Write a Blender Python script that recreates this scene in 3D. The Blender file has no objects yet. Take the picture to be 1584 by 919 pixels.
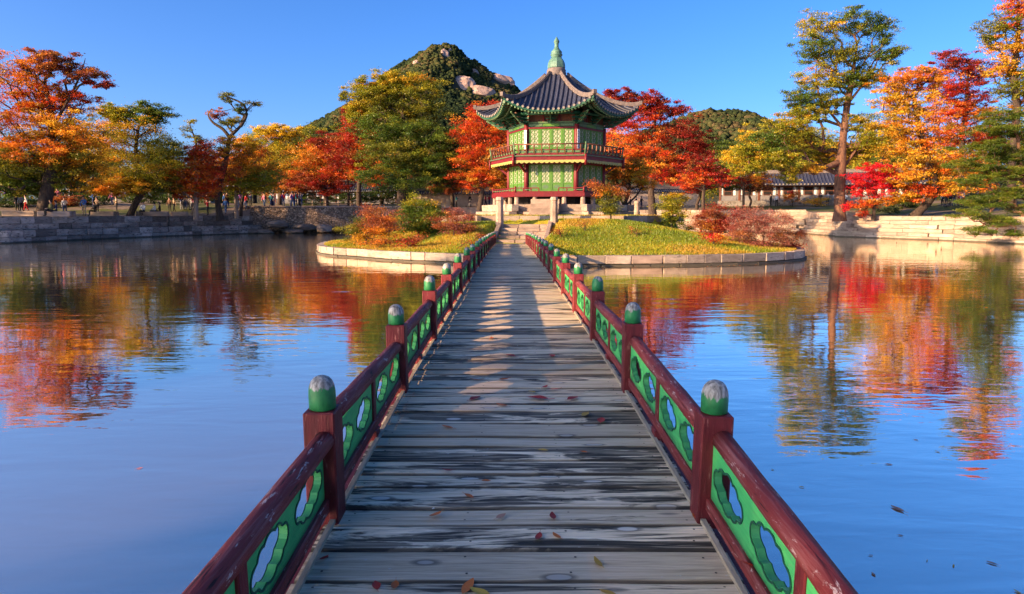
import bpy, bmesh, math, random
import numpy as np
from mathutils import Vector, Matrix, noise
R = math.radians
scene = bpy.context.scene
col = scene.collection

# ------------------------------------------------------------------ camera, sky, sun, exposure
F = 1056.0                      # focal length in pixels of a 1584 px wide picture (24 mm)
CAM_Z = 2.30                    # eye above the water; water is z = 0
PITCH = math.atan((459.5 - 330.0) / F)
YAW = 3.0 / F
cam_d = bpy.data.cameras.new('camera')
cam_d.sensor_width = 36.0
cam_d.lens = F / 1584.0 * 36.0
cam_d.clip_start = 0.05
cam_d.clip_end = 9000
cam = bpy.data.objects.new('camera', cam_d)
col.objects.link(cam)
cam.location = (0, 0, CAM_Z)
cam.rotation_euler = (math.pi / 2 - PITCH, 0, -YAW)
scene.camera = cam

SUN_EL = R(17.0)
SUN_AZ = R(60.0)                # degrees left of straight behind the camera
SUN = Vector((-math.sin(SUN_AZ) * math.cos(SUN_EL), -math.cos(SUN_AZ) * math.cos(SUN_EL), math.sin(SUN_EL)))
world = bpy.data.worlds.new('World')
scene.world = world
world.use_nodes = True
wn = world.node_tree
wn.nodes.clear()
w_out = wn.nodes.new('ShaderNodeOutputWorld')
w_bg = wn.nodes.new('ShaderNodeBackground')
w_sky = wn.nodes.new('ShaderNodeTexSky')
w_sky.sky_type = 'NISHITA'
w_sky.sun_disc = False
w_sky.sun_elevation = SUN_EL
w_sky.sun_rotation = R(240)
w_sky.altitude = 50
w_sky.air_density = 0.65
w_sky.dust_density = 2.5
w_sky.ozone_density = 4.0
w_hs = wn.nodes.new('ShaderNodeHueSaturation')
w_hs.inputs['Saturation'].default_value = 1.2
w_hs.inputs['Hue'].default_value = 0.508
wn.links.new(w_sky.outputs[0], w_hs.inputs['Color'])
wn.links.new(w_hs.outputs[0], w_bg.inputs[0])
w_bg.inputs[1].default_value = 0.115
wn.links.new(w_bg.outputs[0], w_out.inputs[0])

sun_d = bpy.data.lights.new('sun', 'SUN')
sun_d.energy = 5.0
sun_d.angle = R(0.5)
sun_d.color = (1.0, 0.64, 0.34)
sun_o = bpy.data.objects.new('sun', sun_d)
col.objects.link(sun_o)
sun_o.rotation_euler = (-SUN).to_track_quat('-Z', 'Y').to_euler()

scene.view_settings.view_transform = 'Standard'
scene.view_settings.look = 'None'
scene.view_settings.gamma = 1.0
scene.view_settings.exposure = 1.58
scene.view_settings.use_curve_mapping = False
scene.cycles.use_denoising = True
scene.cycles.max_bounces = 8
scene.cycles.diffuse_bounces = 3
scene.cycles.glossy_bounces = 3
scene.cycles.transmission_bounces = 4
scene.cycles.transparent_max_bounces = 8

# ------------------------------------------------------------------ helpers
_f = Vector((math.sin(YAW) * math.cos(PITCH), math.cos(YAW) * math.cos(PITCH), -math.sin(PITCH)))
_r = Vector((math.cos(YAW), -math.sin(YAW), 0))
_u = _r.cross(_f)
def ray(px, py):
    return _f + _r * ((px - 792) / F) + _u * ((459.5 - py) / F)
def W(px, py, Y):               # point at depth Y seen in the photograph's direction px, py
    d = ray(px, py)
    return Vector((0, 0, CAM_Z)) + d * (Y / d.y)
def G(px, py, z):               # point of the level z
    d = ray(px, py)
    return Vector((0, 0, CAM_Z)) + d * ((z - CAM_Z) / d.z)

def tag(o, label=None, cat=None, group=None, kind=None):
    if label: o['label'] = label
    if cat: o['category'] = cat
    if group: o['group'] = group
    if kind: o['kind'] = kind
    return o
def link(o, parent=None):
    col.objects.link(o)
    if parent is not None:
        o.parent = parent
    return o
def empty(name, loc=(0, 0, 0), rz=0.0):
    o = bpy.data.objects.new(name, None)
    o.location = loc
    o.rotation_euler = (0, 0, rz)
    o.empty_display_size = 0.2
    return link(o)
def inst(name, me, parent=None, loc=(0, 0, 0), rot=(0, 0, 0), sc=(1, 1, 1)):
    o = bpy.data.objects.new(name, me)
    o.location = loc
    o.rotation_euler = rot
    o.scale = sc
    return link(o, parent)

def fast_mesh(name, v, f, cols=None, mats=(), smooth=False):
    """v Nx3, f MxK arrays; cols Nx3 point colours"""
    me = bpy.data.meshes.new(name)
    v = np.ascontiguousarray(v, dtype=np.float32)
    f = np.ascontiguousarray(f, dtype=np.int32)
    m, k = f.shape
    me.vertices.add(len(v)); me.vertices.foreach_set('co', v.ravel())
    me.loops.add(m * k); me.loops.foreach_set('vertex_index', f.ravel())
    me.polygons.add(m)
    me.polygons.foreach_set('loop_start', np.arange(m, dtype=np.int32) * k)
    me.polygons.foreach_set('loop_total', np.full(m, k, dtype=np.int32))
    if smooth:
        me.polygons.foreach_set('use_smooth', np.ones(m, dtype=bool))
    me.update(calc_edges=True)
    if cols is not None:
        at = me.attributes.new('Col', 'FLOAT_COLOR', 'POINT')
        c = np.ones((len(v), 4), dtype=np.float32); c[:, :3] = cols
        at.data.foreach_set('color', c.ravel())
    for m_ in mats:
        me.materials.append(m_)
    return me

class MB:
    """collects shapes into one mesh"""
    def __init__(s):
        s.v = []; s.f = []; s.m = []; s.sm = []
    def add(s, vs, fs, mi=0, smooth=False):
        b = len(s.v)
        s.v += [tuple(p) for p in vs]
        for q in fs:
            s.f.append([b + i for i in q]); s.m.append(mi); s.sm.append(smooth)
        return s
    def box(s, c, d, rz=0.0, mi=0, mat=None):
        x, y, z = d[0] / 2, d[1] / 2, d[2] / 2
        vs = [Vector((sx * x, sy * y, sz * z)) for sz in (-1, 1) for sy in (-1, 1) for sx in (-1, 1)]
        M = mat if mat is not None else Matrix.Rotation(rz, 3, 'Z')
        vs = [M @ p + Vector(c) for p in vs]
        return s.add(vs, [(0, 2, 3, 1), (4, 5, 7, 6), (0, 1, 5, 4), (2, 6, 7, 3), (0, 4, 6, 2), (1, 3, 7, 5)], mi)
    def bar(s, a, b, w, h, mi=0):
        """box from a to b, w wide, h high"""
        a, b = Vector(a), Vector(b)
        d = b - a; L = d.length
        q = d.to_track_quat('Y', 'Z').to_matrix()
        return s.box((a + b) / 2, (w, L, h), mi=mi, mat=q)
    def tube(s, pts, rad, n=8, mi=0, caps=True, smooth=True):
        pts = [Vector(p) for p in pts]
        if not hasattr(rad, '__len__'): rad = [rad] * len(pts)
        vs = []; fs = []
        for i, p in enumerate(pts):
            d = (pts[min(i + 1, len(pts) - 1)] - pts[max(i - 1, 0)])
            if d.length < 1e-9: d = Vector((0, 0, 1))
            q = d.to_track_quat('Z', 'X').to_matrix()
            for k in range(n):
                a = 2 * math.pi * k / n
                vs.append(p + q @ Vector((math.cos(a) * rad[i], math.sin(a) * rad[i], 0)))
        for i in range(len(pts) - 1):
            for k in range(n):
                k2 = (k + 1) % n
                fs.append((i * n + k, i * n + k2, (i + 1) * n + k2, (i + 1) * n + k))
        s.add(vs, fs, mi, smooth)
        if caps:
            b = len(s.v) - len(vs)
            s.f.append([b + k for k in range(n)][::-1]); s.m.append(mi); s.sm.append(False)
            e = b + (len(pts) - 1) * n
            s.f.append([e + k for k in range(n)]); s.m.append(mi); s.sm.append(False)
        return s
    def lathe(s, prof, n=16, c=(0, 0, 0), mi=0, smooth=True, a0=0.0):
        """prof list of (r, z)"""
        vs = []; fs = []
        for r, z in prof:
            for k in range(n):
                a = 2 * math.pi * k / n + a0
                vs.append((c[0] + r * math.cos(a), c[1] + r * math.sin(a), c[2] + z))
        for i in range(len(prof) - 1):
            for k in range(n):
                k2 = (k + 1) % n
                fs.append((i * n + k, i * n + k2, (i + 1) * n + k2, (i + 1) * n + k))
        fs.append(tuple(range(n))[::-1])
        fs.append(tuple((len(prof) - 1) * n + k for k in range(n)))
        return s.add(vs, fs, mi, smooth)
    def prism(s, poly, z0, z1, mi=0):
        """poly list of (x, y), counter-clockwise"""
        n = len(poly)
        vs = [(x, y, z0) for x, y in poly] + [(x, y, z1) for x, y in poly]
        fs = [tuple(range(n))[::-1], tuple(range(n, 2 * n))] + [(i, (i + 1) % n, n + (i + 1) % n, n + i) for i in range(n)]
        return s.add(vs, fs, mi)
    def mesh(s, name, mats, bevel=0.0):
        me = bpy.data.meshes.new(name)
        me.from_pydata([tuple(p) for p in s.v], [], s.f)
        for m in (mats if isinstance(mats, (list, tuple)) else [mats]):
            me.materials.append(m)
        me.polygons.foreach_set('material_index', s.m)
        me.polygons.foreach_set('use_smooth', s.sm)
        me.update()
        if bevel > 0:
            bm = bmesh.new(); bm.from_mesh(me)
            bmesh.ops.bevel(bm, geom=[e for e in bm.edges if len(e.link_faces) == 2 and e.calc_face_angle(0) > 0.6],
                            offset=bevel, segments=1, affect='EDGES', clamp_overlap=True)
            bm.to_mesh(me); bm.free()
        return me
    def build(s, name, mats, parent=None, loc=(0, 0, 0), rot=(0, 0, 0), bevel=0.0):
        return inst(name, s.mesh(name, mats, bevel), parent, loc, rot)

# ------------------------------------------------------------------ materials
def newmat(name):
    m = bpy.data.materials.new(name)
    m.use_nodes = True
    nt = m.node_tree
    nt.nodes.clear()
    out = nt.nodes.new('ShaderNodeOutputMaterial')
    return m, nt, out
def N(nt, t, **kw):
    n = nt.nodes.new(t)
    for k, v in kw.items():
        setattr(n, k, v)
    return n
def mapped(nt, coord='Object', scale=(1, 1, 1), rnd=False):
    tc = N(nt, 'ShaderNodeTexCoord')
    mp = N(nt, 'ShaderNodeMapping')
    mp.inputs['Scale'].default_value = scale
    if coord == 'World':
        g = N(nt, 'ShaderNodeNewGeometry')
        nt.links.new(g.outputs['Position'], mp.inputs['Vector'])
    else:
        nt.links.new(tc.outputs[coord], mp.inputs['Vector'])
    if rnd:
        oi = N(nt, 'ShaderNodeObjectInfo')
        mu = N(nt, 'ShaderNodeMath', operation='MULTIPLY')
        mu.inputs[1].default_value = 57.3
        nt.links.new(oi.outputs['Random'], mu.inputs[0])
        cx = N(nt, 'ShaderNodeCombineXYZ')
        for i in range(3): nt.links.new(mu.outputs[0], cx.inputs[i])
        nt.links.new(cx.outputs[0], mp.inputs['Location'])
    return mp.outputs[0]
def ramp(nt, fac, stops, interp='LINEAR'):
    r = N(nt, 'ShaderNodeValToRGB')
    r.color_ramp.interpolation = interp
    e = r.color_ramp.elements
    while len(e) < len(stops): e.new(0.5)
    for i, (p, c) in enumerate(stops):
        e[i].position = p
        e[i].color = (*c, 1) if hasattr(c, '__len__') else (c, c, c, 1)
    nt.links.new(fac, r.inputs[0])
    return r.outputs[0]
def noise_t(nt, vec, scale, detail=4, rough=0.55, dist=0.0):
    n = N(nt, 'ShaderNodeTexNoise')
    n.inputs['Scale'].default_value = scale
    n.inputs['Detail'].default_value = detail
    n.inputs['Roughness'].default_value = rough
    n.inputs['Distortion'].default_value = dist
    nt.links.new(vec, n.inputs['Vector'])
    return n.outputs['Fac']
def mixc(nt, fac, a, b, mode='MIX'):
    m = N(nt, 'ShaderNodeMix', data_type='RGBA', blend_type=mode)
    for sock, val in ((m.inputs[0], fac), (m.inputs[6], a), (m.inputs[7], b)):
        if isinstance(val, bpy.types.NodeSocket): nt.links.new(val, sock)
        elif hasattr(val, '__len__'): sock.default_value = (*val, 1)
        else: sock.default_value = val
    return m.outputs[2]
def bump(nt, h, strength=0.3, dist=0.02):
    b = N(nt, 'ShaderNodeBump')
    b.inputs['Strength'].default_value = strength
    b.inputs['Distance'].default_value = dist
    nt.links.new(h, b.inputs['Height'])
    return b.outputs[0]
def principled(nt, out, colr, rough=0.6, normal=None, spec=0.4, metal=0.0):
    p = N(nt, 'ShaderNodeBsdfPrincipled')
    if isinstance(colr, bpy.types.NodeSocket): nt.links.new(colr, p.inputs['Base Color'])
    else: p.inputs['Base Color'].default_value = (*colr, 1)
    if isinstance(rough, bpy.types.NodeSocket): nt.links.new(rough, p.inputs['Roughness'])
    else: p.inputs['Roughness'].default_value = rough
    p.inputs['Specular IOR Level'].default_value = spec
    p.inputs['Metallic'].default_value = metal
    if normal is not None: nt.links.new(normal, p.inputs['Normal'])
    nt.links.new(p.outputs[0], out.inputs[0])
    return p
def obj_rand(nt, lo, hi):
    oi = N(nt, 'ShaderNodeObjectInfo')
    mr = N(nt, 'ShaderNodeMapRange')
    mr.inputs['To Min'].default_value = lo
    mr.inputs['To Max'].default_value = hi
    nt.links.new(oi.outputs['Random'], mr.inputs['Value'])
    return mr.outputs[0]

def pm(name, c1, c2=None, scale=6.0, rough=0.6, bmp=0.15, stretch=(1, 1, 1), rnd=0.0, spec=0.3, coord='Object', wear=None, bdist=0.01):
    """noise-mottled paint, stone or plaster; rnd = per-object brightness spread; wear = (colour, threshold)"""
    m, nt, out = newmat(name)
    c2 = c2 or tuple(x * 0.65 for x in c1)
    v = mapped(nt, coord, stretch, rnd > 0)
    n1 = noise_t(nt, v, scale, 6, 0.6)
    c = ramp(nt, n1, [(0.3, c2), (0.68, c1)])
    if rnd > 0:
        br = N(nt, 'ShaderNodeHueSaturation')
        nt.links.new(c, br.inputs['Color'])
        nt.links.new(obj_rand(nt, 1 - rnd, 1 + rnd), br.inputs['Value'])
        c = br.outputs[0]
    n2 = noise_t(nt, v, scale * 5, 4, 0.6)
    if wear:
        w = ramp(nt, noise_t(nt, v, scale * 2.2, 8, 0.7), [(wear[1], 0.0), (wear[1] + 0.06, 1.0)])
        c = mixc(nt, w, c, wear[0])
    principled(nt, out, c, rough, bump(nt, n2, bmp, bdist) if bmp else None, spec)
    return m

M = {}
def build_materials():
    # leaves: own colour from the mesh, half of the light comes through the blade
    m, nt, out = newmat('leaf')
    at = N(nt, 'ShaderNodeAttribute'); at.attribute_name = 'Col'
    d = N(nt, 'ShaderNodeBsdfDiffuse'); t = N(nt, 'ShaderNodeBsdfTranslucent')
    g = N(nt, 'ShaderNodeBsdfGlossy'); g.inputs['Roughness'].default_value = 0.45
    g.inputs['Color'].default_value = (0.8, 0.8, 0.8, 1)
    mx = N(nt, 'ShaderNodeMixShader'); mx.inputs[0].default_value = 0.42
    mg = N(nt, 'ShaderNodeMixShader'); mg.inputs[0].default_value = 0.025
    nt.links.new(at.outputs['Color'], d.inputs[0]); nt.links.new(at.outputs['Color'], t.inputs[0])
    nt.links.new(d.outputs[0], mx.inputs[1]); nt.links.new(t.outputs[0], mx.inputs[2])
    nt.links.new(mx.outputs[0], mg.inputs[1]); nt.links.new(g.outputs[0], mg.inputs[2])
    nt.links.new(mg.outputs[0], out.inputs[0])
    M['leaf'] = m
    m, nt, out = newmat('far_foliage')
    at = N(nt, 'ShaderNodeAttribute'); at.attribute_name = 'Col'; d = N(nt, 'ShaderNodeBsdfDiffuse')
    nt.links.new(at.outputs['Color'], d.inputs[0]); nt.links.new(d.outputs[0], out.inputs[0])
    M['far_leaf'] = m
    M['bark'] = pm('bark', (0.075, 0.052, 0.038), (0.022, 0.015, 0.012), 3.0, 0.9, 0.8, (3, 3, 0.6), bdist=0.05)
    M['bark_red'] = pm('bark_red', (0.20, 0.10, 0.06), (0.06, 0.03, 0.02), 3.0, 0.9, 0.8, (3, 3, 0.6), bdist=0.05)
    M['bark_pale'] = pm('bark_pale', (0.30, 0.22, 0.16), (0.14, 0.10, 0.075), 3.0, 0.9, 0.6, (3, 3, 0.6), bdist=0.03)
    # water
    m, nt, out = newmat('water')
    v1 = mapped(nt, 'World', (0.42, 1.1, 1))
    v2 = mapped(nt, 'World', (0.8, 2.2, 1))
    n1 = noise_t(nt, v1, 1.3, 2, 0.5, 0.6)
    n2 = noise_t(nt, v2, 3.2, 2, 0.5, 0.4)
    n0 = noise_t(nt, v1, 0.16, 2, 0.5)
    amp = ramp(nt, n0, [(0.38, 0.35), (0.62, 1.0)])
    ad = N(nt, 'ShaderNodeMath', operation='MULTIPLY_ADD')
    nt.links.new(n2, ad.inputs[0]); ad.inputs[1].default_value = 0.20; nt.links.new(n1, ad.inputs[2])
    mu = N(nt, 'ShaderNodeMath', operation='MULTIPLY')
    nt.links.new(ad.outputs[0], mu.inputs[0]); nt.links.new(amp, mu.inputs[1])
    nrm = bump(nt, mu.outputs[0], 1.0, 0.015)
    dfz = N(nt, 'ShaderNodeBsdfDiffuse'); dfz.inputs[0].default_value = (0.20, 0.18, 0.14, 1)
    gls = N(nt, 'ShaderNodeBsdfGlossy'); gls.inputs['Roughness'].default_value = 0.012; gls.inputs['Color'].default_value = (1.0, 0.945, 0.84, 1)
    nt.links.new(nrm, gls.inputs['Normal'])
    frs = N(nt, 'ShaderNodeFresnel'); frs.inputs[0].default_value = 1.33; nt.links.new(nrm, frs.inputs['Normal'])
    mrg = N(nt, 'ShaderNodeMapRange'); nt.links.new(frs.outputs[0], mrg.inputs[0])
    mrg.inputs['From Min'].default_value = 0.03; mrg.inputs['From Max'].default_value = 0.34; mrg.inputs['To Min'].default_value = 0.60; mrg.inputs['To Max'].default_value = 0.95
    mxw = N(nt, 'ShaderNodeMixShader'); nt.links.new(mrg.outputs[0], mxw.inputs[0]); nt.links.new(dfz.outputs[0], mxw.inputs[1]); nt.links.new(gls.outputs[0], mxw.inputs[2])
    nt.links.new(mxw.outputs[0], out.inputs[0])
    M['water'] = m
    # weathered planks
    m, nt, out = newmat('weathered_plank')
    v = mapped(nt, 'Object', (1, 1, 1), True)
    vs = mapped(nt, 'Object', (1.1, 4.6, 4), True)
    vb = mapped(nt, 'Object', (0.9, 1.35, 1), True)
    wob = noise_t(nt, v, 2.2, 3, 0.5)
    grain = noise_t(nt, vs, 1.6, 6, 0.65, 0.8)
    fine = noise_t(nt, mapped(nt, 'Object', (4, 26, 20), True), 1.5, 4, 0.6, 0.4)
    c = ramp(nt, grain, [(0.26, (0.30, 0.22, 0.13)), (0.42, (0.60, 0.47, 0.31)), (0.58, (0.76, 0.61, 0.42)), (0.76, (0.86, 0.71, 0.52))])
    c = mixc(nt, 0.5, c, ramp(nt, fine, [(0.3, 0.45), (0.58, 1.0)]), 'MULTIPLY')
    # black mould that follows the grain, more of it on some planks
    stain = noise_t(nt, vb, 1.25, 7, 0.62, 1.2)
    lim = N(nt, 'ShaderNodeMath', operation='ADD')
    nt.links.new(stain, lim.inputs[0]); nt.links.new(obj_rand(nt, -0.15, 0.15), lim.inputs[1])
    sm = ramp(nt, lim.outputs[0], [(0.52, 0.0), (0.575, 0.96)])
    gk = ramp(nt, grain, [(0.45, 1.0), (0.75, 0.35)])
    sm2 = N(nt, 'ShaderNodeMath', operation='MULTIPLY'); nt.links.new(sm, sm2.inputs[0]); nt.links.new(gk, sm2.inputs[1])
    c = mixc(nt, sm2.outputs[0], c, (0.013, 0.012, 0.010))
    # knots: pale ovals with a dark ring
    vo = N(nt, 'ShaderNodeTexVoronoi'); vo.inputs['Scale'].default_value = 1.0; vo.inputs['Randomness'].default_value = 1.0
    nt.links.new(mapped(nt, 'Object', (2.0, 1.05, 1), True), vo.inputs['Vector'])
    kn = ramp(nt, vo.outputs['Distance'], [(0.0, 1.0), (0.085, 0.9), (0.10, 0.15), (0.135, 0.0)])
    kr = ramp(nt, vo.outputs['Distance'], [(0.07, 0.0), (0.10, 0.8), (0.16, 0.0)])
    c = mixc(nt, kr, c, (0.05, 0.045, 0.04))
    c = mixc(nt, kn, c, (0.52, 0.46, 0.38))
    # dirt packed along both edges of every board
    sy = N(nt, 'ShaderNodeSeparateXYZ'); tc2 = N(nt, 'ShaderNodeTexCoord'); nt.links.new(tc2.outputs['Object'], sy.inputs[0])
    ab = N(nt, 'ShaderNodeMath', operation='ABSOLUTE'); nt.links.new(sy.outputs['Y'], ab.inputs[0])
    an = N(nt, 'ShaderNodeMath', operation='MULTIPLY_ADD'); nt.links.new(wob, an.inputs[0]); an.inputs[1].default_value = 0.07; nt.links.new(ab.outputs[0], an.inputs[2])
    c = mixc(nt, ramp(nt, an.outputs[0], [(0.475, 0.0), (0.515, 0.85)]), c, (0.03, 0.026, 0.022))
    # bird lime and scuffs
    sp = ramp(nt, noise_t(nt, mapped(nt, 'Object', (3, 1.4, 1), True), 6.0, 3, 0.6), [(0.73, 0.0), (0.76, 0.75)])
    c = mixc(nt, sp, c, (0.62, 0.62, 0.6))
    hs = N(nt, 'ShaderNodeHueSaturation'); nt.links.new(c, hs.inputs['Color'])
    nt.links.new(obj_rand(nt, 0.72, 1.35), hs.inputs['Value'])
    mh = N(nt, 'ShaderNodeMath', operation='ADD'); nt.links.new(grain, mh.inputs[0]); nt.links.new(fine, mh.inputs[1])
    principled(nt, out, hs.outputs[0], 0.68, bump(nt, mh.outputs[0], 0.55, 0.006), 0.2)
    M['plank'] = m
    # red brown paint on timber with chips along the grain
    m, nt, out = newmat('red_painted_timber')
    v = mapped(nt, 'Object', (1, 1, 1), True)
    vg = mapped(nt, 'Object', (40, 2.2, 40), True)
    gr = noise_t(nt, vg, 1.2, 6, 0.65, 0.6)
    c = ramp(nt, noise_t(nt, v, 3.0, 5, 0.6), [(0.3, (0.12, 0.018, 0.018)), (0.7, (0.21, 0.032, 0.030))])
    c = mixc(nt, ramp(nt, gr, [(0.50, 0.0), (0.66, 0.75)]), c, (0.27, 0.10, 0.095))
    chip = ramp(nt, noise_t(nt, mapped(nt, 'Object', (14, 3.0, 14), True), 3.0, 7, 0.72, 0.5), [(0.60, 0.0), (0.635, 0.8)])
    c = mixc(nt, chip, c, (0.50, 0.38, 0.35))
    ck = ramp(nt, gr, [(0.36, 1.0), (0.40, 0.0)])
    c = mixc(nt, ck, c, (0.03, 0.008, 0.008))
    principled(nt, out, c, 0.62, bump(nt, gr, 1.0, 0.01), 0.2)
    M['red_rail'] = m
    M['red_post'] = pm('red_painted_post', (0.17, 0.020, 0.024), (0.085, 0.010, 0.013), 5.0, 0.5, 0.45, (6, 6, 0.8), 0.15, 0.25, wear=((0.28, 0.10, 0.085), 0.59))
    m, nt, out = newmat('green_panel_paint')
    v = mapped(nt, 'Object', (1, 1, 1), True)
    c = ramp(nt, noise_t(nt, v, 4.0, 6, 0.6), [(0.28, (0.04, 0.33, 0.10)), (0.5, (0.065, 0.46, 0.13)), (0.72, (0.11, 0.54, 0.13))])
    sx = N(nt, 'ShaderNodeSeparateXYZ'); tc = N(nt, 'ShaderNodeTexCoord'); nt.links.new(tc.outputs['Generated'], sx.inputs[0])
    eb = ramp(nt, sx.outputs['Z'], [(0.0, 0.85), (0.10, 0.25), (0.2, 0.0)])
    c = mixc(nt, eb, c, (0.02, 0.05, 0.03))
    br = noise_t(nt, mapped(nt, 'Object', (30, 1.6, 42), True), 1.6, 5, 0.7, 0.5)
    c = mixc(nt, 0.55, c, ramp(nt, br, [(0.32, 0.6), (0.6, 1.0)]), 'MULTIPLY')
    wr = ramp(nt, noise_t(nt, v, 9.0, 8, 0.7), [(0.60, 0.0), (0.66, 0.75)])
    c = mixc(nt, wr, c, (0.16, 0.30, 0.14))
    sc_ = ramp(nt, noise_t(nt, mapped(nt, 'Object', (9, 6, 14), True), 4.0, 8, 0.75), [(0.62, 0.0), (0.645, 0.9)])
    c = mixc(nt, sc_, c, (0.24, 0.22, 0.15))
    principled(nt, out, c, 0.5, bump(nt, br, 0.6, 0.005), 0.22)
    M['panel'] = m
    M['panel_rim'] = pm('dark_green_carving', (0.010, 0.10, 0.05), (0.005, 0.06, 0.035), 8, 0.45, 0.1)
    M['panel_reveal'] = pm('pale_green_cut_edge', (0.06, 0.30, 0.10), (0.03, 0.18, 0.06), 8, 0.45, 0.1)
    # post caps: green paint with a ragged edge below bare grey wood
    m, nt, out = newmat('post_cap_paint')
    v = mapped(nt, 'Object', (1, 1, 1), True)
    tc = N(nt, 'ShaderNodeTexCoord'); sx = N(nt, 'ShaderNodeSeparateXYZ'); nt.links.new(tc.outputs['Object'], sx.inputs[0])
    nz = noise_t(nt, mapped(nt, 'Object', (1, 1, 0.22), True), 26, 4, 0.65)
    ad = N(nt, 'ShaderNodeMath', operation='MULTIPLY_ADD'); nt.links.new(nz, ad.inputs[0]); ad.inputs[1].default_value = -0.12
    nt.links.new(sx.outputs['Z'], ad.inputs[2])
    ad2 = N(nt, 'ShaderNodeMath', operation='ADD'); nt.links.new(ad.outputs[0], ad2.inputs[0]); nt.links.new(obj_rand(nt, -0.02, 0.03), ad2.inputs[1])
    top = ramp(nt, ad2.outputs[0], [(0.040, 0.0), (0.046, 1.0)])
    gw = noise_t(nt, mapped(nt, 'Object', (1, 1, 0.2), True), 60, 5, 0.65)
    wood = ramp(nt, gw, [(0.34, (0.05, 0.045, 0.04)), (0.5, (0.22, 0.205, 0.185)), (0.68, (0.42, 0.40, 0.37))])
    gp = ramp(nt, noise_t(nt, v, 20, 4), [(0.3, (0.008, 0.10, 0.03)), (0.7, (0.02, 0.20, 0.06))])
    c = mixc(nt, top, gp, wood)
    principled(nt, out, c, 0.5, bump(nt, gw, 0.4, 0.006), 0.4)
    M['post_cap'] = m
    # stone
    M['granite'] = pm('pale_granite_block', (0.36, 0.29, 0.225), (0.20, 0.155, 0.12), 2.2, 0.85, 0.5, rnd=0.30, wear=((0.11, 0.085, 0.065), 0.58), bdist=0.03)
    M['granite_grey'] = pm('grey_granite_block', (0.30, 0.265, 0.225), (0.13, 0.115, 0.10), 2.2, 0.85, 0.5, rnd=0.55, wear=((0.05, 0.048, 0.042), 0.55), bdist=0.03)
    M['granite_warm'] = pm('warm_granite_step', (0.35, 0.26, 0.20), (0.20, 0.145, 0.11), 2.2, 0.85, 0.4, rnd=0.22, wear=((0.20, 0.15, 0.12), 0.64), bdist=0.02)
    M['shore_rock'] = pm('shore_rock', (0.26, 0.20, 0.155), (0.12, 0.095, 0.075), 1.6, 0.9, 0.6, rnd=0.25, bdist=0.05)
    # rubble
    m, nt, out = newmat('rubble_masonry')
    v = mapped(nt, 'World', (1, 1, 1.3))
    vo = N(nt, 'ShaderNodeTexVoronoi', feature='DISTANCE_TO_EDGE'); vo.inputs['Scale'].default_value = 3.4
    nt.links.new(v, vo.inputs['Vector'])
    vc = N(nt, 'ShaderNodeTexVoronoi'); vc.inputs['Scale'].default_value = 3.4; nt.links.new(v, vc.inputs['Vector'])
    c = mixc(nt, ramp(nt, vc.outputs['Color'], [(0.2, 0.0), (0.8, 1.0)]), (0.17, 0.12, 0.085), (0.40, 0.29, 0.20))
    c = mixc(nt, ramp(nt, vo.outputs['Distance'], [(0.02, 1.0), (0.09, 0.0)]), c, (0.05, 0.035, 0.025))
    principled(nt, out, c, 0.9, bump(nt, ramp(nt, vo.outputs['Distance'], [(0.0, 0.0), (0.15, 1.0)]), 0.9, 0.06))
    M['rubble'] = m
    # wet dark line with algae where the cut stone meets the pond
    for key in ('granite', 'granite_grey', 'granite_warm', 'shore_rock'):
        nt = M[key].node_tree; pb = [n for n in nt.nodes if n.type == 'BSDF_PRINCIPLED'][0]; src = pb.inputs['Base Color'].links[0].from_socket
        ge = N(nt, 'ShaderNodeNewGeometry'); sz = N(nt, 'ShaderNodeSeparateXYZ'); nt.links.new(ge.outputs['Position'], sz.inputs[0])
        wn_ = noise_t(nt, mapped(nt, 'World', (1, 1, 1)), 1.7, 6, 0.65)
        ma = N(nt, 'ShaderNodeMath', operation='MULTIPLY_ADD'); nt.links.new(wn_, ma.inputs[0]); ma.inputs[1].default_value = -0.16; nt.links.new(sz.outputs['Z'], ma.inputs[2])
        wet = ramp(nt, ma.outputs[0], [(0.0, 0.85), (0.05, 0.0)])
        nt.links.new(mixc(nt, wet, src, (0.035, 0.034, 0.022)), pb.inputs['Base Color'])
    # ground: trodden earth with grass
    m, nt, out = newmat('earth_and_grass')
    v = mapped(nt, 'World')
    n1 = noise_t(nt, v, 0.16, 5, 0.6); n2 = noise_t(nt, v, 3.0, 5, 0.6)
    earth = ramp(nt, n2, [(0.3, (0.11, 0.08, 0.052)), (0.7, (0.22, 0.165, 0.11))])
    grass = ramp(nt, n2, [(0.3, (0.035, 0.05, 0.012)), (0.7, (0.11, 0.11, 0.02))])
    c = mixc(nt, ramp(nt, n1, [(0.47, 0.0), (0.53, 1.0)]), earth, grass)
    principled(nt, out, c, 0.95, bump(nt, n2, 0.5, 0.05), 0.2)
    M['ground'] = m
    m, nt, out = newmat('island_lawn')
    v = mapped(nt, 'World')
    n1 = noise_t(nt, v, 0.5, 4, 0.6); n2 = noise_t(nt, v, 9.0, 5, 0.65)
    c = mixc(nt, ramp(nt, n1, [(0.40, 0.0), (0.6, 1.0)]), ramp(nt, n2, [(0.3, (0.20, 0.21, 0.012)), (0.7, (0.42, 0.40, 0.02))]),
             ramp(nt, n2, [(0.3, (0.28, 0.21, 0.02)), (0.7, (0.52, 0.38, 0.03))]))
    principled(nt, out, c, 0.9, bump(nt, n2, 0.9, 0.05), 0.2)
    M['lawn'] = m
    # pavilion paints
    M['pav_red'] = pm('pavilion_red_paint', (0.15, 0.010, 0.014), (0.095, 0.007, 0.010), 4, 0.5, 0.1)
    M['pav_green'] = pm('pavilion_green_paint', (0.085, 0.21, 0.03), (0.05, 0.135, 0.025), 4, 0.5, 0.1)
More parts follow.
